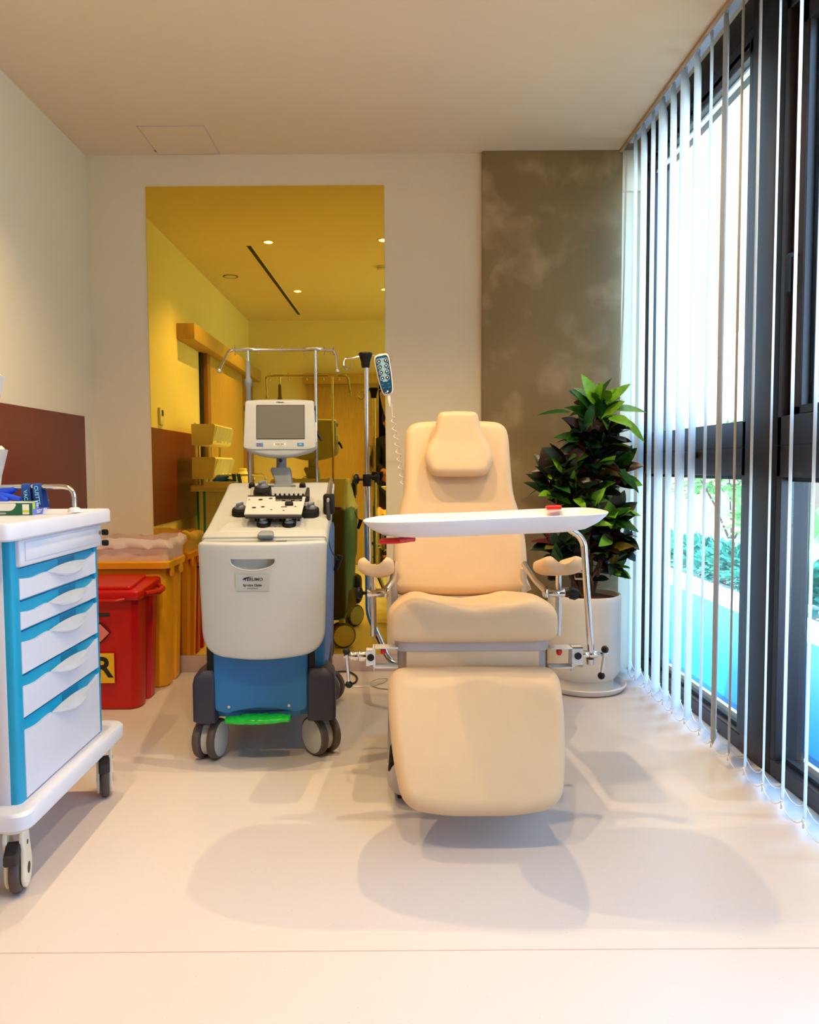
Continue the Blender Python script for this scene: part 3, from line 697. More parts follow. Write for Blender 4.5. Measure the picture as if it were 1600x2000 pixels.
# neck
n0 = ml(549, 897, 3.33); n1 = ml(549, 915, 3.33); n2 = ml(554, 945, 3.33)
ar = B().cyl(n0+V((0, .02, .01)), n1+V((0, .02, 0)), .022, 20, .003); arm = obj('monitor_neck', ar, 'mgrey', mc)
b = B()
rs = []
for z, hw, cxs, d in ((n1.z+.004, .038, n1.x-.002, .03), (n1.z-.008, .044, n1.x-.002, .034), (n2.z+.01, .036, n2.x, .036), (n2.z-.008, .040, n2.x, .04)):
    rs.append([V((cxs+x, n1.y+.02+y, z)) for x, y in rpoly([(-hw, -d), (hw, -d), (hw, d), (-hw, d)], .012, 4)])
b.rings(rs); obj('neck_shroud', b, 'mgrey', arm)
obj('joint_knob', B().cyl(n0+V((0, -.012, -.006)), n0+V((0, -.03, -.006)), .008, 14, .002), 'rubber', arm)
b = B().box((n2.x-.055, n1.y-.03, n2.z-.016), (n2.x+.055, n1.y+.06, n2.z-.004), .003); fo = obj('neck_foot', b, 'mgrey', arm)
for s_ in (-.045, .045): obj('foot_bolt', B().box((n2.x+s_-.01, n1.y-.036, n2.z-.014), (n2.x+s_+.01, n1.y-.02, n2.z-.002), .002), 'steel', fo)
# bag rack
pl_, pr_ = ml(484, 690, 3.50), ml(616, 690, 3.50)
ztop = ml(550, 683, 3.5).z; zd = .99
rk = obj('bag_rack', B().tube([(pl_.x, pl_.y, zd), (pl_.x, pl_.y, ztop)], .0065, 10).tube([(pr_.x, pr_.y, zd), (pr_.x, pr_.y, ztop)], .0065, 10), 'chrome', mc)
obj('rack_sleeve', B().lathe([(.008, 0), (.011, .01), (.011, .13), (.016, .14), (.017, .165), (.011, .175), (.010, .24), (.008, .25)], (pl_.x, pl_.y, ztop-.30), (0, 0, 1), 16), 'mgrey', rk)
obj('rack_base_tube', B().tube([(pl_.x, pl_.y, zd), (pl_.x, pl_.y, zd+.16)], .009, 10), 'steel', rk)
e0, e1, e2 = ml(448, 684, 3.5), ml(655, 684, 3.5), ml(659, 722, 3.46); e3 = ml(429, 722, 3.36)
p = [e3, (e0+V((.0, -.01, 0))), V((pl_.x, pl_.y, ztop)), V((pr_.x, pr_.y, ztop)), e1, e2]
obj('rack_bar', B().tube(p, .0065, 10, .025), 'chrome', rk)
for s_, r_ in ((e3, (-.3, -.1, -.9)), (e2, (0, -.1, -1))): obj('rack_end_cap', B().cyl(s_, s_+V(r_)*.014, .009, 12, .002), 'steel', rk)
for c_ in (pl_, pr_): obj('rack_collar', B().pad(catmull([(c_.x-.045, 0), (c_.x, .012), (c_.x+.04, 0), (c_.x, -.012)], 5), .012, .003, lambda u, v, w: V((u, c_.y+v, ztop-.004+w))), 'steel', rk)
for px in (459, 505, 551, 593, 633, 651):
    q = ml(px, 684, 3.5); y_ = q.y
    obj('rack_hook', B().tube([(q.x, y_-.012, ztop+.018), (q.x, y_-.003, ztop+.008), (q.x, y_+.002, ztop), (q.x+.002, y_-.002, ztop-.02), (q.x+.002, y_-.014, ztop-.026), (q.x+.001, y_-.02, ztop-.018)], .0022, 6, .006), 'chrome', rk)
# bumpers
def bump(xs, nm):
    b = B(); rs = []
    for z, k in ((.155, .012), (.165, 0), (.30, 0), (.325, .006), (.345, .03)):
        x0, x1 = xs
        rs.append([V((x, y, z)) for x, y in rpoly([(x0+(k if x0 < 0 else 0), -.02+k*.6), (x1-(k if x1 > 0 else 0), -.02+k*.6), (x1-(k if x1 > 0 else 0), .12), (x0+(k if x0 < 0 else 0), .12)], .014, 4)])
    b.rings(rs); return obj('corner_bumper', b, 'dgrey', mc)
bump((-.262, -.180), 'l'); bump((.148, .250), 'r')
for s_ in (-1, 1):
    pr = [(.08, .155), (.60, .155), (.69, .20), (.74, .29), (.72, .35), (.50, .31), (.12, .27), (.08, .26)]
    b = B(); rs = []
    for x, q_ in ((.18*s_, 0), (.221*s_, 0), (.226*s_, .006)):
        c0 = (sum(p[0] for p in pr)/8, sum(p[1] for p in pr)/8)
        rs.append([V((x, y+(c0[0]-y)*q_*4, z+(c0[1]-z)*q_*6)) for y, z in rpoly(pr, .03, 4)])
    b.rings(rs); obj('side_bumper', b, 'dgrey', mc)
# twin wheel casters
def caster(x, y, rot, R=.074):
    mx = Matrix.Translation((x, y, 0)) @ Matrix.Rotation(rot, 4, 'Z')
    b = B(mx); b.cyl((0, 0, R*1.7), (0, 0, .17), .02, 16); c = obj('caster', b, 'bone', mc)
    b = B(mx); b.lathe([(R*.72, -.014), (R*.80, -.012), (R*.80, .012), (R*.72, .014)], (0, 0, R), (1, 0, 0), 30); b.box((-.022, -.034, R), (.022, .034, R*1.78), .012, 3); obj('hood', b, 'bone', c)
    for s_ in (-1, 1):
        b = B(mx); b.lathe([(R*.80, s_*.015), (R*.96, s_*.016), (R, s_*.022), (R, s_*.032), (R*.97, s_*.040), (R*.86, s_*.045)], (0, 0, R), (1, 0, 0), 36, cap=False); obj('tyre', b, 'tread', c)
        b = B(mx); b.lathe([(R*.90, s_*.020), (R*.90, s_*.038), (R*.86, s_*.044), (R*.5, s_*.048), (.002, s_*.049)], (0, 0, R), (1, 0, 0), 36); obj('wheel_disc', b, 'bone', c)
caster(-.215, .07, math.radians(-16)); caster(.192, .085, math.radians(38)); caster(.20, .70, math.radians(68)); caster(-.20, .70, math.radians(25))
# green wrapped pouch
mcg = MO
b = B(); rs = []; L0, L1 = at(441, 1408, 2.70), at(566, 1405, 2.70)
for i in range(19):
    t = i/18; c = L0.lerp(L1, t); f = (math.sin(PI*max(.06, min(.94, t)))**.25)
    rs.append([c+V((rd.uniform(-.002, .002), math.cos(a)*.035*f+.01, math.sin(a)*.0165*f+rd.uniform(-.003, .003))) for a in [k*2*PI/14 for k in range(14)]])
b.rings(rs)
tagit(obj('green_pouch', b, 'green', origin=(L0+L1)/2, smooth=0), 'bright green plastic wrapped bundle under the front of the blue machine', 'pouch')
# power cable of machine along the skirting
cp = [(-1.02, 3.93, .006), (-.90, 3.95, .006), (-.80, 3.93, .006), (-.72, 3.80, .006), (-.70, 3.5, .006)]
tagit(obj('power_cable', B().tube(catmull(cp, 6, False), .005, 6), 'cord', origin=(-.9, 3.93, 0)), 'black cable on the floor between the yellow bin and the machine', 'cable')
cp = [atz(655, 1312, .006), atz(680, 1312, .006), atz(697, 1322, .006), atz(692, 1334, .006), atz(668, 1338, .006), atz(655, 1334, .006)]
tagit(obj('power_cable', B().tube(catmull(cp, 6, False), .005, 6), 'cord', origin=(-.2, 3.7, 0)), 'looped black cable on the floor right of the machine rear wheel', 'cable')
cp = [atz(690, 1341, .004), atz(724, 1340, .004), atz(748, 1334, .004), atz(757, 1326, .004), atz(740, 1326, .02), atz(726, 1332, .02), atz(728, 1340, .004), atz(745, 1345, .004), atz(765, 1346, .004)]
tagit(obj('thin_wire', B().tube(catmull(cp, 6, False), .0022, 6), 'steel', origin=(-.1, 3.6, 0)), 'thin coiled grey wire lying on the floor behind the chair', 'wire')

# ------------------------------------------------------------ donor chair
CXc = .245
ch = thing('donor_chair', 'beige upholstered blood donor chair with headrest, armrests and leg rest', 'chair', (CXc, 2.6, 0))
# seat
b = B(); rs = []
def sec(y, hw, hh, z0, N=48, sad=.028):
    R = []
    for k in range(N):
        a = 2*PI*k/N; ca, sa = math.cos(a), math.sin(a)
        x = hw*math.copysign(abs(ca)**(.42 if sa > 0 else .26), ca); z = hh*math.copysign(abs(sa)**(.55 if sa > 0 else .3), sa)
        zz = z0+z
        if sa > 0: zz += sad*(math.exp(-((abs(x)/hw-.68)/.30)**2)-.35)*min(1, hh/.06)*min(1, sa*2.5)
        R.append(V((CXc+x, y, zz)))
    return R
for y, f, g in ((2.285, .80, .30), (2.287, .93, .55), (2.295, .975, .76), (2.315, .99, .90), (2.345, 1, .97), (2.40, 1, 1), (2.55, .985, .97), (2.70, .965, .92), (2.80, .95, .90), (2.84, .93, .7)):
    rs.append(sec(y, .260*f, .067*g, .598-max(0, y-2.36)*.13))
b.rings(rs); seat = obj('seat', b, 'beige', ch, smooth=60)
obj('seat_rail', B().pad(resample(rpoly([(-.240, 2.32), (.240, 2.32), (.235, 2.86), (-.235, 2.86)], .05), .05), .034, .006, lambda u, v, w: V((CXc+u, v, .507+w))), 'greyp', ch)
obj('seat_shroud', B().pad(resample(rpoly([(-.232, 2.345), (.232, 2.345), (.22, 2.85), (-.22, 2.85)], .03), .05), .16, .01, lambda u, v, w: V((CXc+u, v, .35+w))), 'greyp', ch)
obj('apron', B().box((CXc-.205, 2.325, .36), (CXc+.205, 2.36, .537), .006), 'beige', ch)
# backrest
def mapb(y0, z0, y1, z1):
    d = V((0, y1-y0, z1-z0)).normalized(); n = V((1, 0, 0)).cross(d)*1
    return lambda u, v, w: V((CXc+.008+u, y0, z0))+d*v+n*w
bk = mapb(2.83, .60, 3.03, 1.245)
Lb = math.hypot(.20, .645)
half = [(.222, 0), (.246, .06), (.250, .14), (.246, .22), (.237, .28), (.222, .335), (.212, .375), (.207, .43), (.204, .52), (.202, .60), (.192, .645), (.165, .668), (.12, .675), (.04, .677)]
ol = half+[(-x, y) for x, y in half[::-1]]
ol = [tuple(q) for q in catmull([V(p) for p in ol], 3)]
b = B().pad(ol, .085, .035, lambda u, v, w: bk(u, v, w-.045+.012*max(0, 1-(u/.24)**2)*max(0, 1-((v-.33)/.36)**2)), crown=0, inner=8, nr=6, c=(0, .33)); obj('backrest', b, 'beige', ch, smooth=60)
b = B().pad([(u*.93, v*.97+.01) for u, v in ol], .03, .01, lambda u, v, w: bk(u, v, w-.072), inner=3); obj('backrest_shell', b, 'greyp', ch)
hh = [(.115, -.002), (.128, .04), (.120, .085), (.095, .13), (.084, .17), (.078, .205), (.066, .222), (.03, .226)]
hh = [(0.06, -.030), (.098, -.022)]+hh
ol = [V(p) for p in hh]+[V((-x, y)) for x, y in hh[::-1]]
ol = [tuple(q) for q in catmull(ol, 4)]
hb_ = mapb(2.925, 1.055, 2.985, 1.29)
b = B().pad(ol, .062, .028, lambda u, v, w: hb_(u, v, w-.01+.012*max(0, (.10-v)/.1)+.008*max(0, 1-(u/.13)**2)), crown=0, inner=6, nr=6, c=(0, .08)); hr = obj('headrest', b, 'beige', ch, smooth=60)
b = B().pad([(u*1.0, v) for u, v in ol], .014, .005, lambda u, v, w: hb_(u, v, w-.014), inner=3); obj('headrest_base', b, 'greyp', hr)
# leg rest
lt, lb_ = V((CXc, 2.30, .475)), V((CXc, 2.045, .150)); dl = (lt-lb_).normalized(); nl = V((1, 0, 0)).cross(dl); LL = (lt-lb_).length
ol = rpoly([(-.212, .004), (-.10, -.018), (.10, -.018), (.212, .004), (.238, .14), (.252, .30), (.248, LL+.0), (-.248, LL+.0), (-.252, .30), (-.238, .14)], [.12, .08, .08, .12, .1, .1, .075, .075, .1, .1], 7)
b = B().pad(resample(ol, .02), .075, .030, lambda u, v, w: lb_+V((u*1.04, 0, 0))+dl*v+nl*(w-.075+.014*max(0, 1-(u/.26)**2)*max(0, 1-((v-.2)/.26)**2)), crown=0, inner=8, nr=6); lg = obj('leg_rest', b, 'beige', ch, smooth=60)
b = B().box((CXc-.15, 2.16, .22), (CXc+.15, 2.42, .26), .01); b.box((CXc-.12, 2.40, .22), (CXc+.12, 2.5, .40), .01); obj('leg_rest_bracket', b, 'greyp', ch)
# column and base
obj('lift_column', B().box((CXc-.19, 2.50, .10), (CXc+.19, 2.84, .37), .02), 'greyp', ch)
ol = rpoly([(-.266, 2.345), (.262, 2.345), (.262, 3.05), (-.266, 3.05)], .06)
base = obj('base_cover', B().pad(resample(ol, .05), .125, .05, lambda u, v, w: V((CXc+u, v, .03+w)), nr=6), 'greyp', ch)
for sx_ in (-1, 1):
    for yy in (2.44, 2.98):
        w = B().cyl((CXc+sx_*.22-.015, yy, .032), (CXc+sx_*.22+.015, yy, .032), .032, 20, .006); obj('base_wheel', w, 'black', base)
fpd = B().pad(resample(rpoly([(-.012, 0), (.02, 0), (.022, .07), (.012, .085), (-.004, .085)], .008), .01), .03, .01, lambda u, v, w: V((CXc-.252+u, 2.40-w, .11+v)))
obj('foot_pedal', fpd, 'black', ch)
obj('pedal_link', B().tube([(CXc-.235, 2.42, .09), (CXc-.262, 2.39, .13)], .006, 8), 'steel', ch)
# side rails (vertical grey plates beside backrest)
for s_ in (-1, 1): obj('hinge_plate', B().box((CXc+s_*.238-.012, 2.80, .50), (CXc+s_*.238+.012, 2.90, .70), .01), 'greyp', ch)
# armrests
def armrest(p0, p1, hw, lab):
    p0 = V(p0); p1 = V(p1); d = (p1-p0); L = d.length; d.normalize(); s = V((d.y, -d.x, 0)).normalized(); u = s.cross(d)
    if u.z < 0: u = -u
    rs = []
    for t, f in ((0, .45), (.012, .72), (.035, .90), (.08, 1), (.2, 1.02), (.45, .98), (.75, .95), (.92, .93), (.965, .84), (.988, .66), (1, .4)):
        c = p0+d*(L*t); hwf = hw*(.35+.65*f); R = []
        N = 36
        for k in range(N):
            a = 2*PI*k/N; ca, sa = math.cos(a), math.sin(a)
            x = math.copysign(abs(ca)**.7, ca)
            if sa >= 0: z = .030*abs(sa)**.6*f - .030*f*(1-min(1, abs(x)/.62)**2)*abs(sa)
            else: z = -.034*abs(sa)**.7*f*(1-.25*x*x)
            R.append(c+s*(x*hwf)+u*z)
        rs.append(R)
    return obj('armrest', B().rings(rs), 'beige', ch, label=lab, smooth=60)
aL = at(733, 1104, 2.43); aL2 = at(741, 1112, 2.78)
armrest(aL, aL2, .058, 'left armrest pointing forward')
aR = at(1103, 1102, 2.42); aR2 = at(1074, 1108, 2.74)
armrest(aR, aR2, .066, 'right armrest turned outward')
def rodj(name, path, r, m='chrome', par=ch, fil=0): return obj(name, B().tube(path, r, 12, fil), m, par)
for s_, px, pz0, pz1 in ((-1, 729, 1118, 1242), (1, 1091, 1118, 1240)):
    a_ = at(px, pz0, 2.62); c_ = at(px, pz1, 2.62); x = a_.x
    po = obj('armrest_post', B().tube([(x, 2.62, a_.z+.03), (x, 2.62, c_.z)], .0105, 14), 'chrome', ch)
    zc = at(px, 1160, 2.60).z
    xi = CXc+s_*.235
    obj('post_clamp', B().cyl((x+s_*.022, 2.62, zc), (x-s_*.045, 2.62, zc), .015, 18, .003).box((x-s_*.045-.008, 2.605, zc-.014), (x-s_*.045+.008, 2.65, zc+.016), .004), 'chrome', po)
    obj('clamp_arm', B().tube([(x-s_*.04, 2.63, zc+.005), (x-s_*.065, 2.68, zc+.03), (xi, 2.78, zc+.08)], [.012, .010, .013], 12), 'chrome', po)
    obj('clamp_knob', B().lathe([(.006, 0), (.006, .015), (.018, .018), (.021, .024), (.021, .032), (.016, .038)], (x+s_*.02, 2.62, zc), (s_, 0, 0), 16), 'black', po)
    obj('armrest_pivot', B().cyl((x, 2.62, a_.z-.0), (x, 2.62, a_.z+.02), .018, 16, .003), 'black' if s_ < 0 else 'chrome', po)
q = at(1134, 1124, 2.52); obj('tilt_ring', B().tube([q+V(p) for p in ((-.022, 0, .012), (.022, 0, .012), (.018, -.005, -.01), (-.018, -.005, -.01))], .0035, 6, 0, closed=True), 'chrome', ch)
obj('tilt_knob', B().lathe([(.005, 0), (.019, .01), (.020, .028), (.014, .038)], at(1108, 1158, 2.56), (1, -.15, -.15), 16), 'black', ch)
obj('grip_knob', B().lathe([(.008, 0), (.013, .006), (.014, .026), (.01, .034)], at(1070, 1127, 2.66), (1, 0, 0), 14), 'black', ch)
# lower clamp assemblies
def side_clamp(s_):
    Y0 = 2.34
    P_ = lambda px, py: at(px if s_ > 0 else px, py, Y0)
    if s_ > 0: br = (1086, 1117, 1263, 1300); bk_ = (1116, 1136, 1262, 1298); cy = (1134, 1166, 1278); kn = (1180, 1267, 1173, 1318, 1186); red = (1091, 1273)
    else: br = (765, 731, 1262, 1300); bk_ = (733, 716, 1268, 1298); cy = (718, 684, 1281); kn = (677, 1271, 682, 1335, 673); red = (750, 1271)
    a0, a1 = P_(br[0], br[2]), P_(br[1], br[3]); t = .004
    x0, x1 = a0.x, a1.x
    lo, hi = min(x0, x1), max(x0, x1)
    b = B().box((lo-.02*(s_ > 0), Y0-.02, a0.z-t), (hi+.02*(s_ < 0), Y0+.03, a0.z), .001); b.box((x1-t, Y0-.02, a1.z), (x1+t, Y0+.03, a0.z), .001); b.box((lo-.02*(s_ > 0), Y0-.02, a1.z-t), (hi+.02*(s_ < 0), Y0+.03, a1.z), .001)
    cl = obj('clamp_bracket', b, 'silver', ch)
    c0, c1 = P_(bk_[0], bk_[2]), P_(bk_[1], bk_[3]); lo, hi = min(c0.x, c1.x), max(c0.x, c1.x)
    b = B()
    b.box((lo, Y0-.02, c1.z), (hi, Y0-.016, c0.z)); b.box((lo, Y0+.02, c1.z), (hi, Y0+.024, c0.z)); b.box((lo, Y0-.02, c0.z-.003), (hi, Y0+.024, c0.z)); b.box((lo, Y0-.02, c1.z), (hi, Y0+.024, c1.z+.003))
    obj('clamp_block', b, 'silver', cl)
    zc = P_(cy[0], cy[2]).z; xa, xb = P_(cy[0], cy[2]).x, P_(cy[1], cy[2]).x
    obj('clamp_jaw', B().cyl(((lo+hi)/2, Y0-.023, zc), ((lo+hi)/2, Y0-.019, zc), .011, 14), 'black', cl)
    obj('clamp_barrel', B().cyl((xa, Y0, zc), ((xa+xb)/2, Y0, zc), .017 if s_ < 0 else .012, 20, .002).cyl(((xa+xb)/2, Y0, zc), (xb, Y0, zc), .015 if s_ < 0 else .012, 20, .002), 'chrome', cl)
    k0, k1 = P_(kn[0], kn[1]), P_(kn[2], kn[3]); kj = P_(kn[4]-(6 if s_ > 0 else -6), cy[2]); kj.y = k0.y = k1.y = Y0-.01
    obj('clamp_spindle', B().cyl((xb, Y0, zc), (kj.x+s_*.012, Y0, zc), .0065, 12), 'chrome', cl)
    hd = obj('tommy_bar', B().tube([k0, k1], .005, 10), 'chrome', cl)
    obj('ball_knob', B().ball(k0, .0115), 'black', hd); obj('ball_knob', B().ball(k1, .0115), 'black', hd)
    rc = P_(*red); obj('release_button', B().lathe([(.006, 0), (.011, .004), (.011, .012), (.006, .016)], rc+V((-s_*.006, 0, 0)), (s_, 0, 0), 14), 'redk', cl)
    obj('clamp_screw', B().cyl((x1, Y0, a1.z-.016), (x1, Y0, a1.z+.03), .004, 10), 'steel', cl)
    return xb, zc, Y0
side_clamp(-1); xb, zc, Y0 = side_clamp(1)
# tray arm and tray
ap = [V((at(1155, 1275, Y0).x, Y0, zc)), at(1147, 1160, Y0), at(1141, 1062, Y0), at(1132, 1046, Y0), at(1113, 1034, Y0)]
obj('tray_arm', B().tube(ap, .0105, 14, .03), 'chrome', ch)
obj('arm_stub', B().cyl(at(1153, 1287, Y0), at(1153, 1297, Y0), .012, 14), 'steel', ch)
# tray: kidney dish, nearly edge-on
tc_ = at(938, 1015, 2.17); R_ = Matrix.Translation(tc_) @ Matrix.Rotation(math.radians(-2.2), 4, 'Y') @ Matrix.Rotation(math.radians(-5), 4, 'Z')
TO = catmull([V(p) for p in ((-.355, -.04), (-.33, -.10), (-.24, -.145), (-.10, -.16), (.05, -.15), (.20, -.145), (.33, -.135), (.372, -.06), (.368, .06), (.33, .13), (.20, .15), (.0, .12), (-.18, .14), (-.31, .12), (-.355, .04))], 5)
rs = []; cc = V((0, 0))
for f, z in ((.02, -.034), (.45, -.036), (.72, -.034), (.84, -.028), (.93, -.012), (.985, .004), (1.0, .010), (1.004, .013), (.995, .014), (.985, .011), (.93, -.004), (.85, -.014), (.6, -.018), (.02, -.018)):
    rs.append([R_ @ V((p.x*.92*f, 1.12*p.y*(f if f > .9 else f*.98), z)) for p in TO])
tr = obj('tray', B().rings(rs), 'white', ch, smooth=50)
ux = (MI and (R_.inverted() @ at(1092, 1000, 2.40))); 
obj('tray_lever', B().pad(resample(rpoly([(.20, .12), (.245, .12), (.245, .16), (.20, .16)], .006), .02), .012, .005, lambda u, v, w: R_ @ V((u+.0, v, .012+w))), 'redk', tr, label='red lever on the far rim')
obj('tray_catch', B().pad(resample(rpoly([(-.28, -.10), (-.22, -.10), (-.18, -.05), (-.28, -.06)], .006), .02), .014, .005, lambda u, v, w: R_ @ V((u, v, -.050+w))), 'redk', tr, label='red catch underneath')
obj('tray_mount', B().pad(resample(rpoly([(.14, .03), (.27, .03), (.27, .15), (.14, .15)], .02), .03), .012, .004, lambda u, v, w: R_ @ V((u, v, -.046+w))), 'lgrey', tr)
# infusion pole on the chair frame
py_ = 3.27
c0 = at(714, 690, py_); c1 = at(714.5, 1202, py_)
ivp = obj('infusion_pole', B().tube([at(715.5, 712, py_), at(717, 950, py_)], .0088, 14), 'chrome', ch)
obj('pole_lower_tube', B().tube([at(717, 945, py_), at(720, 1200, py_), at(760, 1290, py_), V((.10, 3.20, .20)), V((.16, 3.05, .12))], .0135, 14, .04), 'chrome', ivp)
obj('pole_cap', B().lathe([(.016, -.058), (.018, -.050), (.0195, -.035), (.024, -.018), (.029, -.006), (.0295, 0), (.027, .004)], at(714, 691, py_), (0, 0, 1), 24), 'black', ivp)
z0 = c0.z-.012
hk = [V((c0.x-.02, py_, z0)), V((c0.x-.055, py_-.005, z0-.008)), V((c0.x-.085, py_-.005, z0-.012)), V((c0.x-.092, py_-.005, z0-.035)), V((c0.x-.080, py_-.005, z0-.055)), V((c0.x-.062, py_-.005, z0-.045)), V((c0.x-.058, py_-.005, z0-.02))]
obj('bag_hook', B().tube(catmull(hk, 5, False), .0028, 8), 'chrome', ivp)
rk_ = [V((c0.x+.02, py_, z0+.002)), V((c0.x+.06, py_-.002, z0+.006)), V((c0.x+.098, py_-.002, z0+.004)), V((c0.x+.106, py_-.005, z0-.012)), V((c0.x+.10, py_-.02, z0-.035)), V((c0.x+.085, py_-.03, z0-.032))]
obj('bag_hook', B().tube(catmull(rk_, 5, False), .0028, 8), 'chrome', ivp)
zc2 = at(717, 937, py_); b = B().cyl(zc2-V((0, 0, .028)), zc2+V((0, 0, .024)), .018, 20, .003); b.box((zc2.x+.01, py_-.012, zc2.z+.004), (zc2.x+.045, py_+.012, zc2.z+.018), .003); b.cyl((zc2.x+.042, py_, zc2.z-.012), (zc2.x+.042, py_, zc2.z+.026), .011, 14, .002)
obj('pole_collar', b, 'black', ivp)
obj('height_knob', B().lathe([(.005, 0), (.006, .018), (.018, .022), (.023, .028), (.023, .036), (.016, .042)], zc2-V((.014, 0, -.002)), (-1, 0, 0), 16), 'black', ivp)
# remote handset
rm0 = at(751, 733, 3.235)
rf = frame(rm0, (math.cos(math.radians(-8)), 0, math.sin(math.radians(-8))*-1*-1), (math.sin(math.radians(-9))*1, 0, 1))
rf = Matrix.Translation(rm0) @ Matrix.Rotation(math.radians(8.5), 4, 'Y').inverted() @ Matrix(((1, 0, 0, 0), (0, 0, -1, 0), (0, 1, 0, 0), (0, 0, 0, 1)))
rem = thing('chair_remote', 'blue button handset hanging from the infusion pole hook', 'remote control', rm0)
ro = [V(p) for p in ((-.030, .080), (0, .087), (.028, .082), (.0315, .03), (.030, -.03), (.024, -.075), (.002, -.087), (-.017, -.078), (-.027, -.03), (-.0315, .03))]
ro = [tuple(q) for q in catmull(ro, 4)]
obj('case', B().pad(ro, .022, .006, lambda u, v, w: rf @ V((u, v, w-.011))), 'remc', rem)
kp = obj('keypad', B().pad([(u*.87, v*.92) for u, v in ro], .002, .0005, lambda u, v, w: rf @ V((u, v, w+.0105))), 'rem', rem)
for i, zz in enumerate((.058, .034, .010, -.014)):
    wv = .024-.0012*i
    obj('key_field', B().slab(rpoly([(-wv, zz-.009), (wv, zz-.009), (wv, zz+.012), (-wv, zz+.012)], .009), .0123, .0128+.0001*i, plane(rf)), 'rem2', kp)
    obj('key_field', B().slab([(-.010, zz-.014), (.010, zz-.014), (.010, zz+.012), (-.010, zz+.012)], .0123, .01275, plane(rf)), 'rem2', kp)
    for s_ in (-1, 1):
        k_ = obj('button', B().cyl(rf @ V((s_*(wv-.010), zz+.001, .012)), rf @ V((s_*(wv-.010), zz+.001, .0142)), .0075, 16), 'ink', kp)
        a_ = 1 if s_ < 0 else -1
        obj('arrow', B().slab([(s_*(wv-.010)-.0038, zz+.001-.003*a_), (s_*(wv-.010)+.0038, zz+.001-.003*a_), (s_*(wv-.010), zz+.001+.004*a_)], .014, .0147, plane(rf)), 'whiteink', k_)
for u, v in ((-.014, -.040), (.012, -.040), (-.011, -.054), (.013, -.054)): obj('print_mark', B().slab([(u-.005, v), (u+.005, v), (u+.005, v+.0035), (u-.005, v+.0035)], .0124, .0129, plane(rf)), 'teal', kp)
obj('print_mark', B().slab([(.0, -.0715), (.006, -.0715), (.006, -.066), (0, -.066)], .0124, .0129, plane(rf)), 'whiteink', kp)
obj('print_ring', B().tube([rf @ V((-.004+.0055*math.cos(a), -.076+.0032*math.sin(a), .0128)) for a in [k*2*PI/14 for k in range(14)]], .0006, 4, closed=True), 'whiteink', kp)
obj('strain_relief', B().lathe([(.006, 0), (.0085, .004), (.003, .05)], rf @ V((.004, -.082, 0)), (.12, 0, -1), 12), 'remc', rem)
s0 = at(765, 790, 3.24); s1 = at(767, 815, 3.24); s2 = at(788, 950, 3.20)
pts = [rf @ V((.009, -.12, 0)), s0, s1]
n = 9*14; dv = (s2-s1)
for i in range(n):
    t = i/n; a = 2*PI*9*t; pts.append(s1+dv*t+V((math.cos(a)*.0085, math.sin(a)*.0085, 0)))
pts += [V((.12, 3.10, .9)), V((.15, 3.08, .7))]
obj('coiled_cord', B().tube(pts, .0020, 6), 'remc', rem)
# ------------------------------------------------------------ medicine trolley
X1, X0, TY0, TY1 = -.93, -1.42, 1.865, 2.40
tl = thing('medical_trolley', 'white and bright blue medical trolley with six drawers at the left edge', 'trolley', (-1.17, 2.13, 0))
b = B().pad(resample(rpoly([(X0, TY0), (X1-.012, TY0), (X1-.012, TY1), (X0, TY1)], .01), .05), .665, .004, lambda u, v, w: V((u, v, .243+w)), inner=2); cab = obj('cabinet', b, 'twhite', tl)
# end panels with printed grid lines
for yy, s_ in ((TY0, -1), (TY1, 1)):
    b = B()
    for i in range(14): b.box((X0+.05, yy-(.0012 if s_ < 0 else 0), .26+i*.045), (X1-.06, yy+(.0012 if s_ > 0 else 0), .261+i*.045))
    for i in range(9): b.box((X0+.05+i*.045, yy-(.0012 if s_ < 0 else 0), .26), (X0+.051+i*.045, yy+(.0012 if s_ > 0 else 0), .89))
    obj('end_panel_grid', b, 'lgrey', cab)
for (x, y) in ((X1, TY0), (X1, TY1), (X0, TY0), (X0, TY1)):
    sx_ = 1 if x == X1 else -1; sy_ = 1 if y == TY1 else -1
    ol = rpoly([(x+sx_*.004, y+sy_*.008), (x-sx_*.062, y+sy_*.008), (x-sx_*.062, y-sy_*.028), (x+sx_*.004, y-sy_*.028)], [.022, .004, .004, .002], 5)
    po = obj('corner_column', B().slab(ol if sx_*sy_ < 0 else ol[::-1], .235, .91, lambda u, v, w: V((u, v, w))), 'sky', tl)
    xa, xb_ = sorted((x-sx_*.018, x-sx_*.046))
    obj('column_inset', B().box((xa, min(y+sy_*.0085, y+sy_*.011), .238), (xb_, max(y+sy_*.0085, y+sy_*.011), .905), .001), 'twhite', po)
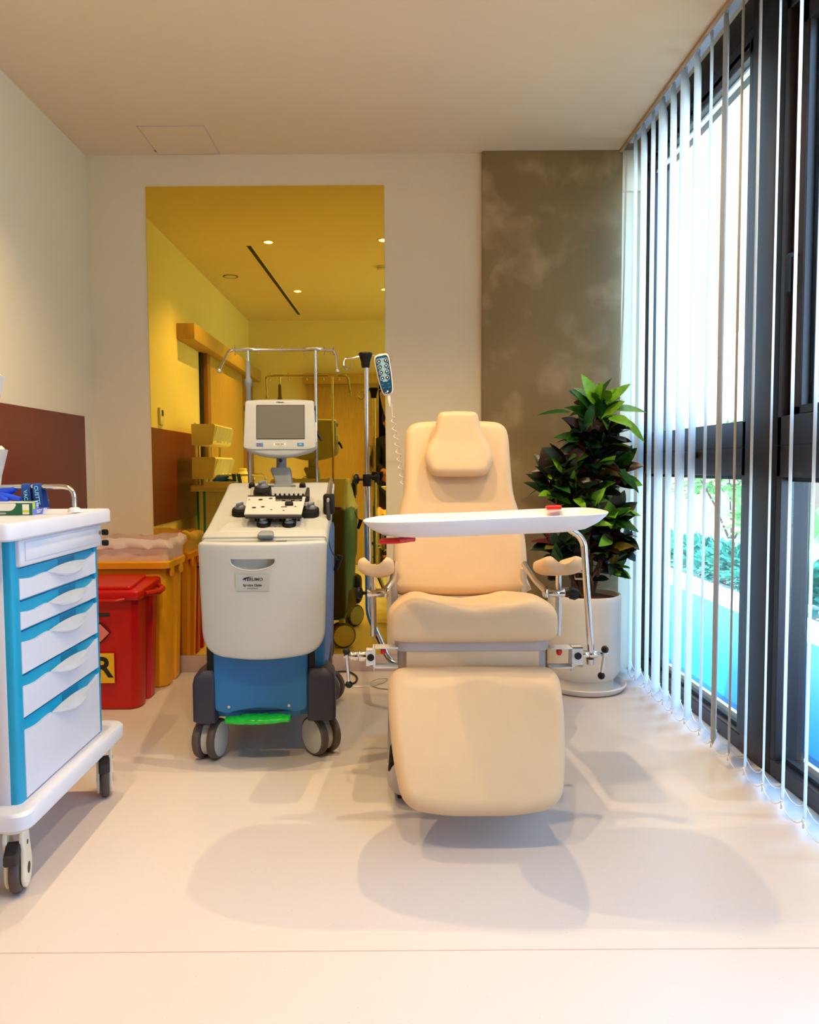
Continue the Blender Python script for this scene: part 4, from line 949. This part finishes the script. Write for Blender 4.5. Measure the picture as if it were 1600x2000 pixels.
# drawers
def wave(t):
    # relative depth of the scooped top edge, t along the drawer 0(near)..1(far)
    if t < .18: return .011+.006*math.sin(t/.18*PI*.5)
    if t < .32: return .017-.003*math.sin((t-.18)/.14*PI*.5)
    if t < .86: return .014+.014*math.sin((t-.32)/.54*PI)
    return .014*(1-(t-.86)/.14)**.6
ya, yb = TY0+.022, TY1-.022
def drawer(z0, z1, hb):
    f = obj('drawer', B().box((X1-.03, ya, z0), (X1-.002, yb, z1-.002), .002), 'sky', tl)
    n = 40; top = [(ya+(yb-ya)*k/n, z1-hb-wave(k/n)*1.3+.012) for k in range(n+1)]
    # white face, front slab standing proud of the blue
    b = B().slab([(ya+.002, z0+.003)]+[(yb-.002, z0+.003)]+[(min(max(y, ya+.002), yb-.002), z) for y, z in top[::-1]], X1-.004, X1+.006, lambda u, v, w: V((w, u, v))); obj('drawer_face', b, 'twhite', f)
    # scooped clear pull
    rs = []
    for k in range(21):
        t = .32+.54*k/20; y = ya+(yb-ya)*t; d = .014*math.sin(PI*k/20); zt = z1-hb-wave(t)*1.3+.012
        rs.append([V((X1+.004, y, zt+d*1.9+.001)), V((X1+.006+d*1.2, y, zt+d*.9+.001)), V((X1+.007+d*1.4, y, zt-d*.1)), V((X1+.0065+d*1.2, y, zt-d*.5)), V((X1+.004, y, zt-d*.8)), V((X1+.003, y, zt))])
    obj('drawer_pull', B().rings(rs), 'clear', f)
    ym = ya+(yb-ya)*.60
    obj('label_slot', B().box((X1-.0025, ym-.055, z1-hb-.004), (X1-.0012, ym+.055, z1-.005)), 'skyd', f)
for z0, z1, hb in ((.748, .828, .022), (.672, .744, .022), (.560, .668, .022), (.450, .556, .022), (.245, .446, .024)): drawer(z0, z1, hb)
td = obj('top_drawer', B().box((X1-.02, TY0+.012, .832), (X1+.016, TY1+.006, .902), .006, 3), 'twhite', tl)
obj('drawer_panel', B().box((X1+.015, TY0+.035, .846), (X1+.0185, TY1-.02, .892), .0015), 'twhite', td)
obj('drawer_lock', B().cyl((X1+.016, TY1-.02, .875), (X1+.021, TY1-.02, .875), .006, 16, .001), 'steel', td)
for z in (.875, .842): obj('lock_key', B().box((X1+.018, TY1-.004, z-.010), (X1+.04, TY1+.006, z+.009), .005), 'black', td)
obj('end_latch', B().box((X1-.03, TY1+.008, .62), (X1-.01, TY1+.014, .66), .002), 'green', tl)
# top tray with raised lip
TX0, TX1, T0, T1 = -1.46, -.895, 1.79, 2.455
o1 = rpoly([(TX0, T0), (TX1, T0), (TX1, T1), (TX0, T1)], .03, 5)
ins = lambda q: rpoly([(TX0+q, T0+q), (TX1-q, T0+q), (TX1-q, T1-q), (TX0+q, T1-q)], max(.004, .03-q), 5)
rs = [[V((x, y, z)) for x, y in ins(q)] for q, z in ((.25, .903), (.006, .903), (0, .908), (0, .940), (.003, .946), (.008, .947), (.014, .944), (.022, .932), (.25, .931))]
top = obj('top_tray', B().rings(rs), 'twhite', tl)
# lower bumper shelf
ins2 = lambda q: rpoly([(-1.46+q, 1.80+q), (-.885-q, 1.80+q), (-.885-q, 2.50-q), (-1.46+q, 2.50-q)], .045, 6)
rs = [[V((x, y, z)) for x, y in ins2(q)] for q, z in ((.25, .195), (.006, .195), (0, .202), (0, .235), (.006, .243), (.25, .243))]
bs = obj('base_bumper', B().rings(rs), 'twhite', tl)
# side rail at the far end
rl = obj('push_rail', B().tube([(-1.0, 2.415, .940), (-1.0, 2.415, 1.018), (-1.40, 2.415, 1.018), (-1.40, 2.415, .940)], .008, 12, .05), 'chrome', tl)
for x in (-1.0, -1.40): obj('rail_ferrule', B().lathe([(.022, .938), (.018, .949), (.011, .953)], (x, 2.415, 0)), 'twhite', rl)
obj('push_rail', B().tube([(-1.012, 1.83, .940), (-1.012, 1.83, 1.018), (-1.40, 1.83, 1.018), (-1.40, 1.83, .940)], .008, 12, .05), 'chrome', tl)
# rack with two rows of tilt bins
rk2 = obj('bin_rack', B().tube([(-1.43, 1.96, .94), (-1.43, 1.96, 1.40)], .011, 10).tube([(-1.43, 2.36, .94), (-1.43, 2.36, 1.40)], .011, 10), 'cream', tl)
for z0, z1 in ((.995, 1.150), (1.235, 1.385)):
    pr = [(-1.425, z0), (-1.295, z0), (-1.275, z0+.01), (-1.255, z1-.01), (-1.265, z1), (-1.425, z1)]
    row = obj('bin_row', B().slab(pr, 1.89, 2.50, lambda u, v, w: V((u, w, v))), 'cream', rk2)
    for k in range(5):
        y0 = 1.90+k*.119; q0, q1 = y0+.004, y0+.115
        obj('tilt_bin', B().rings([[V((-1.288, y, z0+.014)), V((-1.248, y, z1-.012)), V((-1.240, y, z1-.014)), V((-1.276, y, z0+.012))] for y in (q0, q1)]), 'clear', row)
        obj('bin_content', B().box((-1.284, y0+.02+.01*(k % 2), z0+.02), (-1.270, y0+.09, z0+.02+.07*(.6+.4*((k*7) % 3)/2)), .004), ('vase', 'boxw', 'cream', 'lgrey', 'vase')[k], row)
# trolley casters
def tcaster(x, y, rot, R=.058):
    mx = Matrix.Translation((x, y, 0)) @ Matrix.Rotation(rot, 4, 'Z')
    b = B(mx); b.cyl((0, 0, .168), (0, 0, .197), .034, 24, .004); c = obj('caster', b, 'cream', bs)
    b = B(mx); b.lathe([(R*.60, -.012), (R*.94, -.012), (R, -.007), (R, .007), (R*.94, .012), (R*.60, .012)], (0, .018, R), (1, 0, 0), 36); obj('wheel', b, 'tread', bs)
    for s_ in (-1, 1):
        ol = [V((.018+math.cos(a)*R*.80, R+math.sin(a)*R*.80)) for a in [PI*(-.95)+k*PI*1.0/12 for k in range(13)]]+[V((.046, .12)), V((.034, .160)), V((.02, .172)), V((-.028, .172)), V((-.034, .150)), V((-.02, .115))]
        xs = (s_*.014, s_*.024)
        b = B(mx).pad([tuple(p) for p in ol], .011, .004, lambda u, v, w: V((s_*(.0135+w), u, v)), inner=3, nr=3); h = obj('caster_fork', b, 'cream', bs)
        b = B(mx); b.lathe([(.014, 0), (.014, .001)], (s_*.0246, .018, R), (s_, 0, 0), 18); b.lathe([(.006, 0), (.006, .001)], (s_*.0246, .012, .128), (s_, 0, 0), 12); obj('axle_cover', b, 'rubber', bs)
    b = B(mx); b.pad(resample(rpoly([(-.05, .128), (-.05, .10), (-.005, .118), (-.005, .150)], .008), .01), .034, .006, lambda u, v, w: V((w-.017, u-.015, v)), inner=3); obj('brake_pedal', b, 'rubber', bs)
    b = B(mx); b.cyl((0, 0, .172), (0, 0, .20), .014, 12); b.cyl((.02, .02, .178), (.028, .028, .178), .006, 8); obj('swivel_bolt', b, 'steel', bs)
tcaster(-.955, 1.885, .25); tcaster(-.945, 2.455, .35); tcaster(-1.38, 1.88, .2); tcaster(-1.38, 2.40, .3)
# things on the trolley
TZ = .9312
cnr = atz(64, 1007, TZ)
gb = thing('glove_box', 'green and blue glove carton with blue gloves poking out, on the trolley', 'carton', (cnr.x-.12, cnr.y+.06, TZ))
dx_ = V((1, .02, 0)).normalized(); dy_ = V((-.02, 1, 0))
g_ = frame(cnr, (-1, .0, 0), (0, 0, 1))   # u left, v up, w = +y? 
def gp(u, v, z): return V((cnr.x-u, cnr.y+v, TZ+z))
a_ = math.radians(3)
def gp(u, v, z): return V((cnr.x-u*math.cos(a_)-v*math.sin(a_), cnr.y+u*math.sin(a_)*-1+v*math.cos(a_), TZ+z))
hgt = .043; Lg, Wg = .24, .13
def quad(b, P): b.rings([P[:4], P[4:]])
b = B(); quad(b, [gp(0, 0, 0), gp(Lg, 0, 0), gp(Lg, Wg, 0), gp(0, Wg, 0), gp(0, 0, hgt), gp(Lg, 0, hgt), gp(Lg, Wg, hgt), gp(0, Wg, hgt)]); bxg = obj('carton', b, 'boxw', gb)
b = B(); quad(b, [gp(0, -.0006, 0.001), gp(Lg, -.0006, 0.001), gp(Lg, 0, .001), gp(0, 0, .001), gp(0, -.0006, hgt-.004), gp(Lg, -.0006, hgt-.004), gp(Lg, 0, hgt-.004), gp(0, 0, hgt-.004)]); obj('front_print', b, 'boxg', bxg)
b = B(); b.slab([(gx, gz) for gx, gz in rpoly([(.06, .015), (Lg, .015), (Lg, hgt-.005), (.045, hgt-.005)], .012)], -.0012, -.0004, lambda u, v, w: gp(u, w, v)); obj('print_window', b, 'boxw', bxg)
b = B(); b.slab([(.010, .004), (.030, .004), (.030, .035), (.010, .035)], -.0012, -.0004, lambda u, v, w: gp(u, w, v)); lbx = obj('carton_label', b, 'boxw', bxg)
b = B(); b.slab([(.010, .010), (.030, .010), (.030, .017), (.010, .017)], -.0016, -.0008, lambda u, v, w: gp(u, w, v)); obj('label_band', b, 'lime', lbx)
b = B(); b.slab([(.08, .005), (.13, .005), (.13, .010), (.08, .010)], -.0014, -.0004, lambda u, v, w: gp(u, w, v)); obj('print_line', b, 'lgrey', bxg)
b = B(); quad(b, [gp(-.0006, .001, .001), gp(0, .001, .001), gp(0, Wg-.001, .001), gp(-.0006, Wg-.001, .001), gp(-.0006, .001, hgt-.002), gp(0, .001, hgt-.002), gp(0, Wg-.001, hgt-.002), gp(-.0006, Wg-.001, hgt-.002)]); sp_ = obj('side_print', b, 'boxb', bxg)
b = B(); b.slab(rpoly([(.0, .020), (.016, .020), (.016, .040), (.0, .041)], .006), .0006, .0012, lambda u, v, w: gp(-w, u, v)); obj('print_tab', b, 'lime', sp_)
for (u0, u1, v) in ((.03, .07, .033), (.03, .055, .028), (.035, .085, .023), (.03, .07, .013), (.03, .06, .007)):
    obj('print_line', B().slab([(u0, v), (u1, v), (u1, v+.003), (u0, v+.003)], .0006, .0011, lambda a, c, w: gp(-w, a, c)), 'whiteink', sp_)
for u in (.088, .103): obj('print_dot', B().slab([(u+math.cos(k*PI/6)*.0055, .013+math.sin(k*PI/6)*.006) for k in range(12)], .0006, .0011, lambda a, c, w: gp(-w, a, c)), 'whiteink', sp_)
b = B(); b.slab([(.0, .002), (.07, .05), (.13, Wg-.01), (.02, Wg-.004)], hgt, hgt+.0008, lambda u, v, w: gp(u, v, w)); obj('top_print', b, 'boxg', bxg)
gl = obj('glove', B().tube([gp(.17, .07, hgt-.01), gp(.14, .07, hgt+.018), gp(.10, .065, hgt+.030), gp(.075, .06, hgt+.038)], [.03, .026, .014, .010], 12).tube([gp(.16, .06, hgt), gp(.11, .045, hgt+.014), gp(.075, .04, hgt+.012), gp(.05, .035, hgt+.006)], [.022, .016, .009, .007], 12).tube([gp(.15, .05, hgt), gp(.11, .03, hgt+.010), gp(.085, .028, hgt+.003)], [.02, .012, .007], 12), 'glove', gb)
# two tourniquet bands hung over the rail
def band(xc, lab, txt, tilt):
    o = thing('tourniquet_band', lab, 'tourniquet', (xc, 2.415, 1.03), group=None)
    hw = .0135; fr_ = []
    for (dx, y, z) in ((tilt+.003, 2.403, .953), (tilt*.6, 2.402, .985), (tilt*.2, 2.404, 1.012), (0, 2.408, 1.023), (0, 2.415, 1.0285), (.002, 2.422, 1.023), (.004+tilt*.4, 2.427, 1.0), (.006+tilt, 2.430, .953)):
        fr_.append([V((xc+dx-hw, y, z)), V((xc+dx+hw, y, z)), V((xc+dx+hw, y+(-.0016 if y < 2.415 else .0016), z+.001)), V((xc+dx-hw, y+(-.0016 if y < 2.415 else .0016), z+.001))])
    s = obj('strap', B().rings(fr_), 'navy', o)
    f2 = frame((xc+tilt*.5, 2.4000, .997), (-tilt*.8, 0, -.07), (.07, 0, -tilt*.8))
    f2 = frame((xc+tilt*.35, 2.3996, .992), (tilt*.9, 0, -.065), (.065, 0, tilt*.9))
    text('lettering', txt, .0165, 'cyanink', s, f2, bold=.0002)
xa_ = at(50, 965, 2.405).x; xb2 = at(72, 965, 2.405).x
band(xa_, 'blue tourniquet band reading VAC on the trolley rail, nearer the picture edge', 'VAC', .006)
band(xb2, 'blue tourniquet band reading CUETTE on the trolley rail, right beside the other one', 'CUETTE', .008)
o = thing('cream_bottle', 'rounded cream bottle on the trolley, seen only in the gold mirror', 'bottle', (-1.17, 1.93, TZ))
obj('body', B().lathe([(.04, 0), (.05, .01), (.056, .05), (.052, .085), (.030, .112), (.024, .12)], (-1.17, 1.93, TZ)), 'vase', o)
obj('cap', B().lathe([(.028, .12), (.029, .124), (.029, .132), (.022, .136)], (-1.17, 1.93, TZ)), 'vase', o)
o = thing('pill_cup_stack', 'small cylindrical cream container under the bin rack, seen in the mirror', 'container', (-1.40, 2.30, TZ))
obj('body', B().lathe([(.022, 0), (.026, .002), (.027, .052), (.025, .055)], (-1.395, 2.28, TZ)), 'vase', o)
obj('lid', B().lathe([(.028, .054), (.028, .060), (.02, .062)], (-1.395, 2.28, TZ)), 'white', o)

# ------------------------------------------------------------ waste bins
def bin_body(x0, x1, y0, y1, h, tp, nm='body'):
    """rectangular bin with rebated corners tapering to the floor"""
    rs = []
    for z, k in ((0, 1), (.01, 0), (h*.5, -.5*tp/.02*.0), (h, 0)):
        t = tp*(1-z/h)+(.006 if z == 0 else 0)
        a0, a1, c0, c1 = x0+t, x1-t, y0+t, y1-t; n_ = .03
        P = [(a0, c0), (a1-n_*2, c0), (a1-n_*1.2, c0+.0), (a1-.01, c0+.02), (a1, c0+.05), (a1, c0+.09), (a1-.018, c0+.10), (a1-.018, c1-.10), (a1, c1-.09), (a1, c1-.03), (a1-.02, c1), (a0, c1)]
        rs.append([V((x, y, z)) for x, y in P])
    return B().rings(rs)
rb = thing('red_waste_bin', 'red clinical waste bin with lid and yellow sign, in front of the yellow bin', 'bin', (-1.32, 3.48, 0))
body = obj('body', bin_body(-1.52, -1.115, 3.345, 3.64, .50, .018), 'red', rb, smooth=30)
lid = obj('lid', B().pad(resample(rpoly([(-1.53, 3.325), (-1.105, 3.325), (-1.105, 3.655), (-1.53, 3.655)], .025), .05), .045, .012, lambda u, v, w: V((u, v, .495+w+.02*((v-3.325)/.33))), inner=3), 'red', rb)
obj('lid_ridge', B().pad(resample(rpoly([(-1.50, 3.35), (-1.15, 3.35), (-1.17, 3.63), (-1.50, 3.63)], .02), .05), .016, .006, lambda u, v, w: V((u, v, .538+w+.02*((v-3.325)/.33))), inner=3), 'red', lid)
obj('lid_pull', B().tube([(-1.105, 3.40, .515), (-1.065, 3.47, .513), (-1.065, 3.53, .518), (-1.105, 3.60, .524)], [.012, .014, .014, .010], 8), 'red', lid)
obj('lid_handle', B().tube([(-1.46, 3.32, .505), (-1.44, 3.305, .50), (-1.20, 3.305, .50), (-1.17, 3.32, .505)], .007, 8, .01), 'red', lid)
obj('grip_slot', B().box((-1.40, 3.3425, .424), (-1.245, 3.3455, .442), .001), 'rubber', body)
q = at(204, 1305, 3.343); sg = obj('yellow_sign', B().box((q.x-.12, 3.3400, q.z-.066), (q.x+.044, 3.3445, q.z+.066)), 'signy', body)
text('lettering', 'R', .125, 'ink', sg, frame((q.x-.004, 3.3396, q.z), (1, 0, 0), (0, 0, 1)), align='CENTER', bold=.004)
q = at(196, 1236, 3.342); dmd = lambda s_: [(q.x-s_, q.z), (q.x, q.z-s_), (q.x+s_, q.z), (q.x, q.z+s_)]
dd2 = obj('hazard_diamond', B().slab(dmd(.045), 3.3395, 3.3445, lambda u, v, w: V((u, w, v))), 'ink', body)
obj('diamond_face', B().slab(dmd(.040), 3.3388, 3.340, lambda u, v, w: V((u, w, v))), 'pink', dd2)
yb_ = thing('yellow_waste_bin', 'tall yellow clinical waste bin lined with a cloudy bag, behind the red bin', 'bin', (-1.27, 3.82, 0))
body = obj('body', bin_body(-1.50, -1.088, 3.68, 3.965, .62, .018), 'yel', yb_, smooth=30)
rs = [[V((x, y, z)) for x, y in rpoly([(-1.505-q, 3.675-q), (-1.083+q, 3.675-q), (-1.083+q, 3.968+q*.4), (-1.505-q, 3.968+q*.4)], .03, 4)] for q, z in ((0, .59), (.010, .592), (.012, .62), (.006, .628), (0, .626))]
obj('rim', B().rings(rs, cap0=False, cap1=False), 'yel', yb_)
for yy in (3.73, 3.88): obj('rim_grip', B().pad(rpoly([(yy-.025, .60), (yy+.025, .60), (yy+.025, .545), (yy-.025, .545)], .014), .012, .004, lambda u, v, w: V((-1.080+w-.004, u, v))), 'yel', yb_)
rd2 = random.Random(5)
b = B(); rs = []
for q, z in ((.004, .615), (.010, .66), (.004, .70), (-.004, .735), (.022, .722), (.030, .695), (.020, .690)):
    R = []
    P = resample(rpoly([(-1.50-q, 3.68-q), (-1.088+q, 3.68-q), (-1.088+q, 3.965+q*.3), (-1.50-q, 3.965+q*.3)], .03, 4), .025)
    rs.append((P, z))
n_ = min(len(p) for p, z in rs)
out = []
for P, z in rs:
    Q = [P[int(k*len(P)/n_)] for k in range(n_)]
    out.append([V((x+rd2.uniform(-.006, .006), min(y+rd2.uniform(-.006, .006), 3.99), z+.016*noise.noise(V((x*9, y*9, 1)))+rd2.uniform(-.004, .004))) for x, y in Q])
b.rings(out, cap0=False, cap1=False); obj('liner_bag', b, 'bag', yb_, smooth=80)

# ------------------------------------------------------------ potted plant
PC = V((.925, 3.68, 0))
pp_ = thing('potted_croton', 'tall leafy croton plant in a fluted white pot beside the window blind', 'plant', PC)
obj('saucer', B().lathe([(.16, 0), (.185, .004), (.20, .022), (.203, .030), (.197, .033), (.19, .028), (.175, .012), (.02, .011)], PC, seg=48), 'white', pp_)
N = 180; rs = []
for r_, z, fl in ((.140, .012, 0), (.142, .06, 1), (.150, .062, 0), (.166, .085, 1), (.172, .11, 1), (.173, .415, 1), (.173, .43, 0), (.173, .455, 0), (.170, .460, 0), (.162, .458, 0), (.160, .43, 0), (.02, .425, 0)):
    rs.append([PC+V((math.cos(2*PI*k/N), math.sin(2*PI*k/N), 0))*(r_-(.0022 if (fl and k % 2) else 0))+V((0, 0, z)) for k in range(N)])
pot = obj('pot', B().rings(rs), 'pot', pp_, smooth=60)
b = B(); rs = []
for f, z in ((1, .432), (.8, .438), (.5, .442), (.02, .44)): rs.append([PC+V((math.cos(2*PI*k/40)*.159*f, math.sin(2*PI*k/40)*.159*f, z+rd2.uniform(-.004, .006))) for k in range(40)])
b.rings(rs); obj('bark_mulch', b, 'soil', pp_, smooth=0)
rp = random.Random(11)
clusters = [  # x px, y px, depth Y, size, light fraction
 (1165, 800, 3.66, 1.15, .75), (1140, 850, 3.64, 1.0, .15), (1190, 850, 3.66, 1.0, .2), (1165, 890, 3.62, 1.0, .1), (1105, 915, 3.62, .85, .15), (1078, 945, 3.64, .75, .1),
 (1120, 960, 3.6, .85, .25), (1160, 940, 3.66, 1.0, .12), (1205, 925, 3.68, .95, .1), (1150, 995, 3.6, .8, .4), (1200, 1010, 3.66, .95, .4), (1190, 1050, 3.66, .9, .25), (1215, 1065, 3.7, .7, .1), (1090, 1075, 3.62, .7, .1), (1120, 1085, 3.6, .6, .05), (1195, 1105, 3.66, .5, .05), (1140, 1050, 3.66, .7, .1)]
bst = B(); 
mats_ = ['lf_d', 'lf_m', 'lf_l', 'lf_r', 'lf_y', 'lf_p']
fol = B(); fol.recalc = False
for k in range(8):
    a = rp.uniform(0, 2*PI)
roots = [PC+V((x, y, .42)) for x, y in ((-.05, 0), (.0, -.04), (.04, .02), (.0, .05))]
for i, (px, py, Y_, sz, lf) in enumerate(clusters):
    c = at(px, py, Y_); r0 = roots[i % 4]
    mid = V((r0.x*.6+c.x*.4, r0.y*.6+c.y*.4, r0.z+(c.z-r0.z)*.5)) + V((rp.uniform(-.03, .03), rp.uniform(-.03, .03), 0))
    if c.z > .62: bst.tube(catmull([r0, mid, c], 6, False), [.011-.006*k/12 for k in range(13)], 7)
    nl_ = int(42*sz)
    for k in range(nl_):
        th = k*2.4+rp.uniform(-.3, .3); el = rp.uniform(-.35, 1.1) if lf < .5 else rp.uniform(0, 1.3)
        d = V((math.cos(th)*math.cos(el), math.sin(th)*math.cos(el), math.sin(el)))
        L = rp.uniform(.085, .14)*(.75+.25*sz); W = L*rp.uniform(.42, .54)
        if c.x+d.x*L > 1.10: d.x *= .45; L *= .9
        if c.y+d.y*L > 3.93: d.y *= .2
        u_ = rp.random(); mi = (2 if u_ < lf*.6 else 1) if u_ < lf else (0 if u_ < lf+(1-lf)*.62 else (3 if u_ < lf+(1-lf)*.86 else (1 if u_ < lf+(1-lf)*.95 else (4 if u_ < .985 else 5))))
        base = c+d*.012+V((0, 0, rp.uniform(-.07, .04)))
        leafbm(fol, base, d+V((0, 0, .15)), V((rp.uniform(-.5, .5), rp.uniform(-1.3, .1), rp.uniform(.3, 1))), L, W, rp.uniform(.1, .45), .18, mi, 6)
# long light leaves at the top and right
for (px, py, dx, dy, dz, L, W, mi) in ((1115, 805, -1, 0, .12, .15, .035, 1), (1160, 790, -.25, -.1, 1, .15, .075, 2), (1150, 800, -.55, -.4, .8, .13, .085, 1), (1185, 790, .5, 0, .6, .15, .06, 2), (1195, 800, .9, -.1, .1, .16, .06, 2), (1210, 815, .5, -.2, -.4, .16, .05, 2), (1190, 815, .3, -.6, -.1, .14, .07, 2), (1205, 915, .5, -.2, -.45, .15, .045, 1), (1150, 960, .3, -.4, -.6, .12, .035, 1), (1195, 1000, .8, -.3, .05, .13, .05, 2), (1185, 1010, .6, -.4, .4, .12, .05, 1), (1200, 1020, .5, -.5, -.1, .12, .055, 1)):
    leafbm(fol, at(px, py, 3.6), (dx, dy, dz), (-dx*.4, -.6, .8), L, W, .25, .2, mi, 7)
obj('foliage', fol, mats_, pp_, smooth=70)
obj('stem', bst, 'bark', pp_)

# ------------------------------------------------------------ photographer in the doorway (seen in the mirror)
pn = thing('person', 'dark haired person in black clothes standing in the doorway, glimpsed in the mirror', 'person', (.02, -.34, 0))
def skinned(name, nodes, edges, rad, m, parent, sub=2):
    me = bpy.data.meshes.new(name); me.from_pydata([V(n)-OFF[parent.name] for n in nodes], edges, [])
    o = bpy.data.objects.new(name, me); COL.objects.link(o); OFF[o.name] = OFF[parent.name]
    o.modifiers.new('s', 'SKIN'); sd = me.skin_vertices[0].data
    for i, r_ in enumerate(rad): sd[i].radius = (r_, r_) if not isinstance(r_, tuple) else r_
    sd[0].use_root = True
    o.modifiers.new('u', 'SUBSURF').levels = sub; o.modifiers['u'].render_levels = sub
    new = bpy.data.meshes.new_from_object(o.evaluated_get(bpy.context.evaluated_depsgraph_get()))
    o.modifiers.clear(); o.data = new; new.materials.clear(); new.materials.append(M[m]); new.shade_smooth(); new.name = name; o.parent = parent
    return o
px_, py0 = .03, -.40
nodes = [(px_, py0, .88), (px_, py0, 1.05), (px_, py0+.01, 1.25), (px_, py0+.02, 1.36), (px_-.01, py0+.04, 1.43), (px_-.03, py0+.08, 1.50), (px_-.035, py0+.10, 1.60),
 (px_-.17, py0+.02, 1.33), (px_-.22, py0+.07, 1.10), (px_-.12, py0+.24, 1.02), (px_-.08, py0+.28, 1.02),
 (px_+.17, py0+.02, 1.33), (px_+.22, py0+.07, 1.10), (px_+.12, py0+.24, 1.02), (px_+.06, py0+.28, 1.03),
 (px_-.09, py0, .82), (px_-.10, py0+.02, .47), (px_-.10, py0-.01, .08), (px_-.11, py0+.11, .04),
 (px_+.09, py0, .82), (px_+.10, py0+.02, .47), (px_+.10, py0-.01, .08), (px_+.11, py0+.11, .04)]
edges = [(0, 1), (1, 2), (2, 3), (3, 4), (4, 5), (5, 6), (3, 7), (7, 8), (8, 9), (9, 10), (3, 11), (11, 12), (12, 13), (13, 14), (0, 15), (15, 16), (16, 17), (17, 18), (0, 19), (19, 20), (20, 21), (21, 22)]
rad = [.13, .12, .13, .09, .05, .085, .085, .055, .042, .030, .035, .055, .042, .030, .035, .085, .058, .040, .035, .085, .058, .040, .035]
bd = skinned('body', nodes, edges, rad, 'skin', pn)
for s_, hn in ((-1, 10), (1, 14)):
    h0 = V(nodes[hn])
    for k in range(4):
        f0 = h0+V((s_*-.01+.0, .02, .022-.015*k)); L_ = (.05, .056, .053, .042)[k]
        skinned('finger', [f0, f0+V((-s_*L_*.5, .018, .002)), f0+V((-s_*L_, .006, .0)), f0+V((-s_*L_*1.1, -.012, 0))], [(0, 1), (1, 2), (2, 3)], [.010, .009, .008, .007], 'skin', bd, 1)
    skinned('thumb', [h0+V((0, -.005, .02)), h0+V((-s_*.02, -.012, .045)), h0+V((-s_*.035, -.004, .058))], [(0, 1), (1, 2)], [.012, .010, .008], 'skin', bd, 1)
# clothes
cn = nodes[:4]+nodes[7:10]+nodes[11:14]
jk = skinned('jacket', [nodes[0], nodes[1], nodes[2], nodes[3], nodes[4], nodes[7], nodes[8], nodes[9], nodes[11], nodes[12], nodes[13]], [(0, 1), (1, 2), (2, 3), (3, 4), (3, 5), (5, 6), (6, 7), (3, 8), (8, 9), (9, 10)], [.15, .14, .15, .105, .056, .072, .056, .042, .072, .056, .042], 'cloth', pn)
skinned('trousers', [nodes[0], nodes[15], nodes[16], nodes[17], nodes[19], nodes[20], nodes[21]], [(0, 1), (1, 2), (2, 3), (0, 4), (4, 5), (5, 6)], [.15, .10, .07, .052, .10, .07, .052], 'cloth', pn)
for i in (18, 22):
    q = V(nodes[i]); obj('shoe', B().pad(resample(rpoly([(q.x-.045, q.y-.17), (q.x+.045, q.y-.17), (q.x+.048, q.y+.08), (q.x-.048, q.y+.08)], .035), .03), .085, .03, lambda u, v, w: V((u, v, w))), 'black', pn)
hd = V((px_-.033, py0+.095, 1.555))
obj('hair', B().ball(hd+V((0, -.022, .035)), .112, 20, 12, (.92, 1.0, 1.0)), 'hair', pn)
fc = obj('face', B().ball(hd+V((0, .035, -.02)), .092, 20, 14, (.82, .82, 1.15)), 'skin', pn)
obj('nose', B().ball(hd+V((0, .115, -.02)), .016, 10, 8, (.8, 1, 1.4)), 'skin', fc)
obj('mouth', B().ball(hd+V((0, .105, -.062)), .018, 10, 6, (1, .5, .3)), 'pink', fc)
for s_ in (-1, 1):
    obj('eye', B().ball(hd+V((s_*.028, .102, -.002)), .009, 10, 8), 'ink', fc); obj('ear', B().ball(hd+V((s_*.082, .02, -.015)), .02, 10, 8, (.35, .7, 1.2)), 'skin', fc)
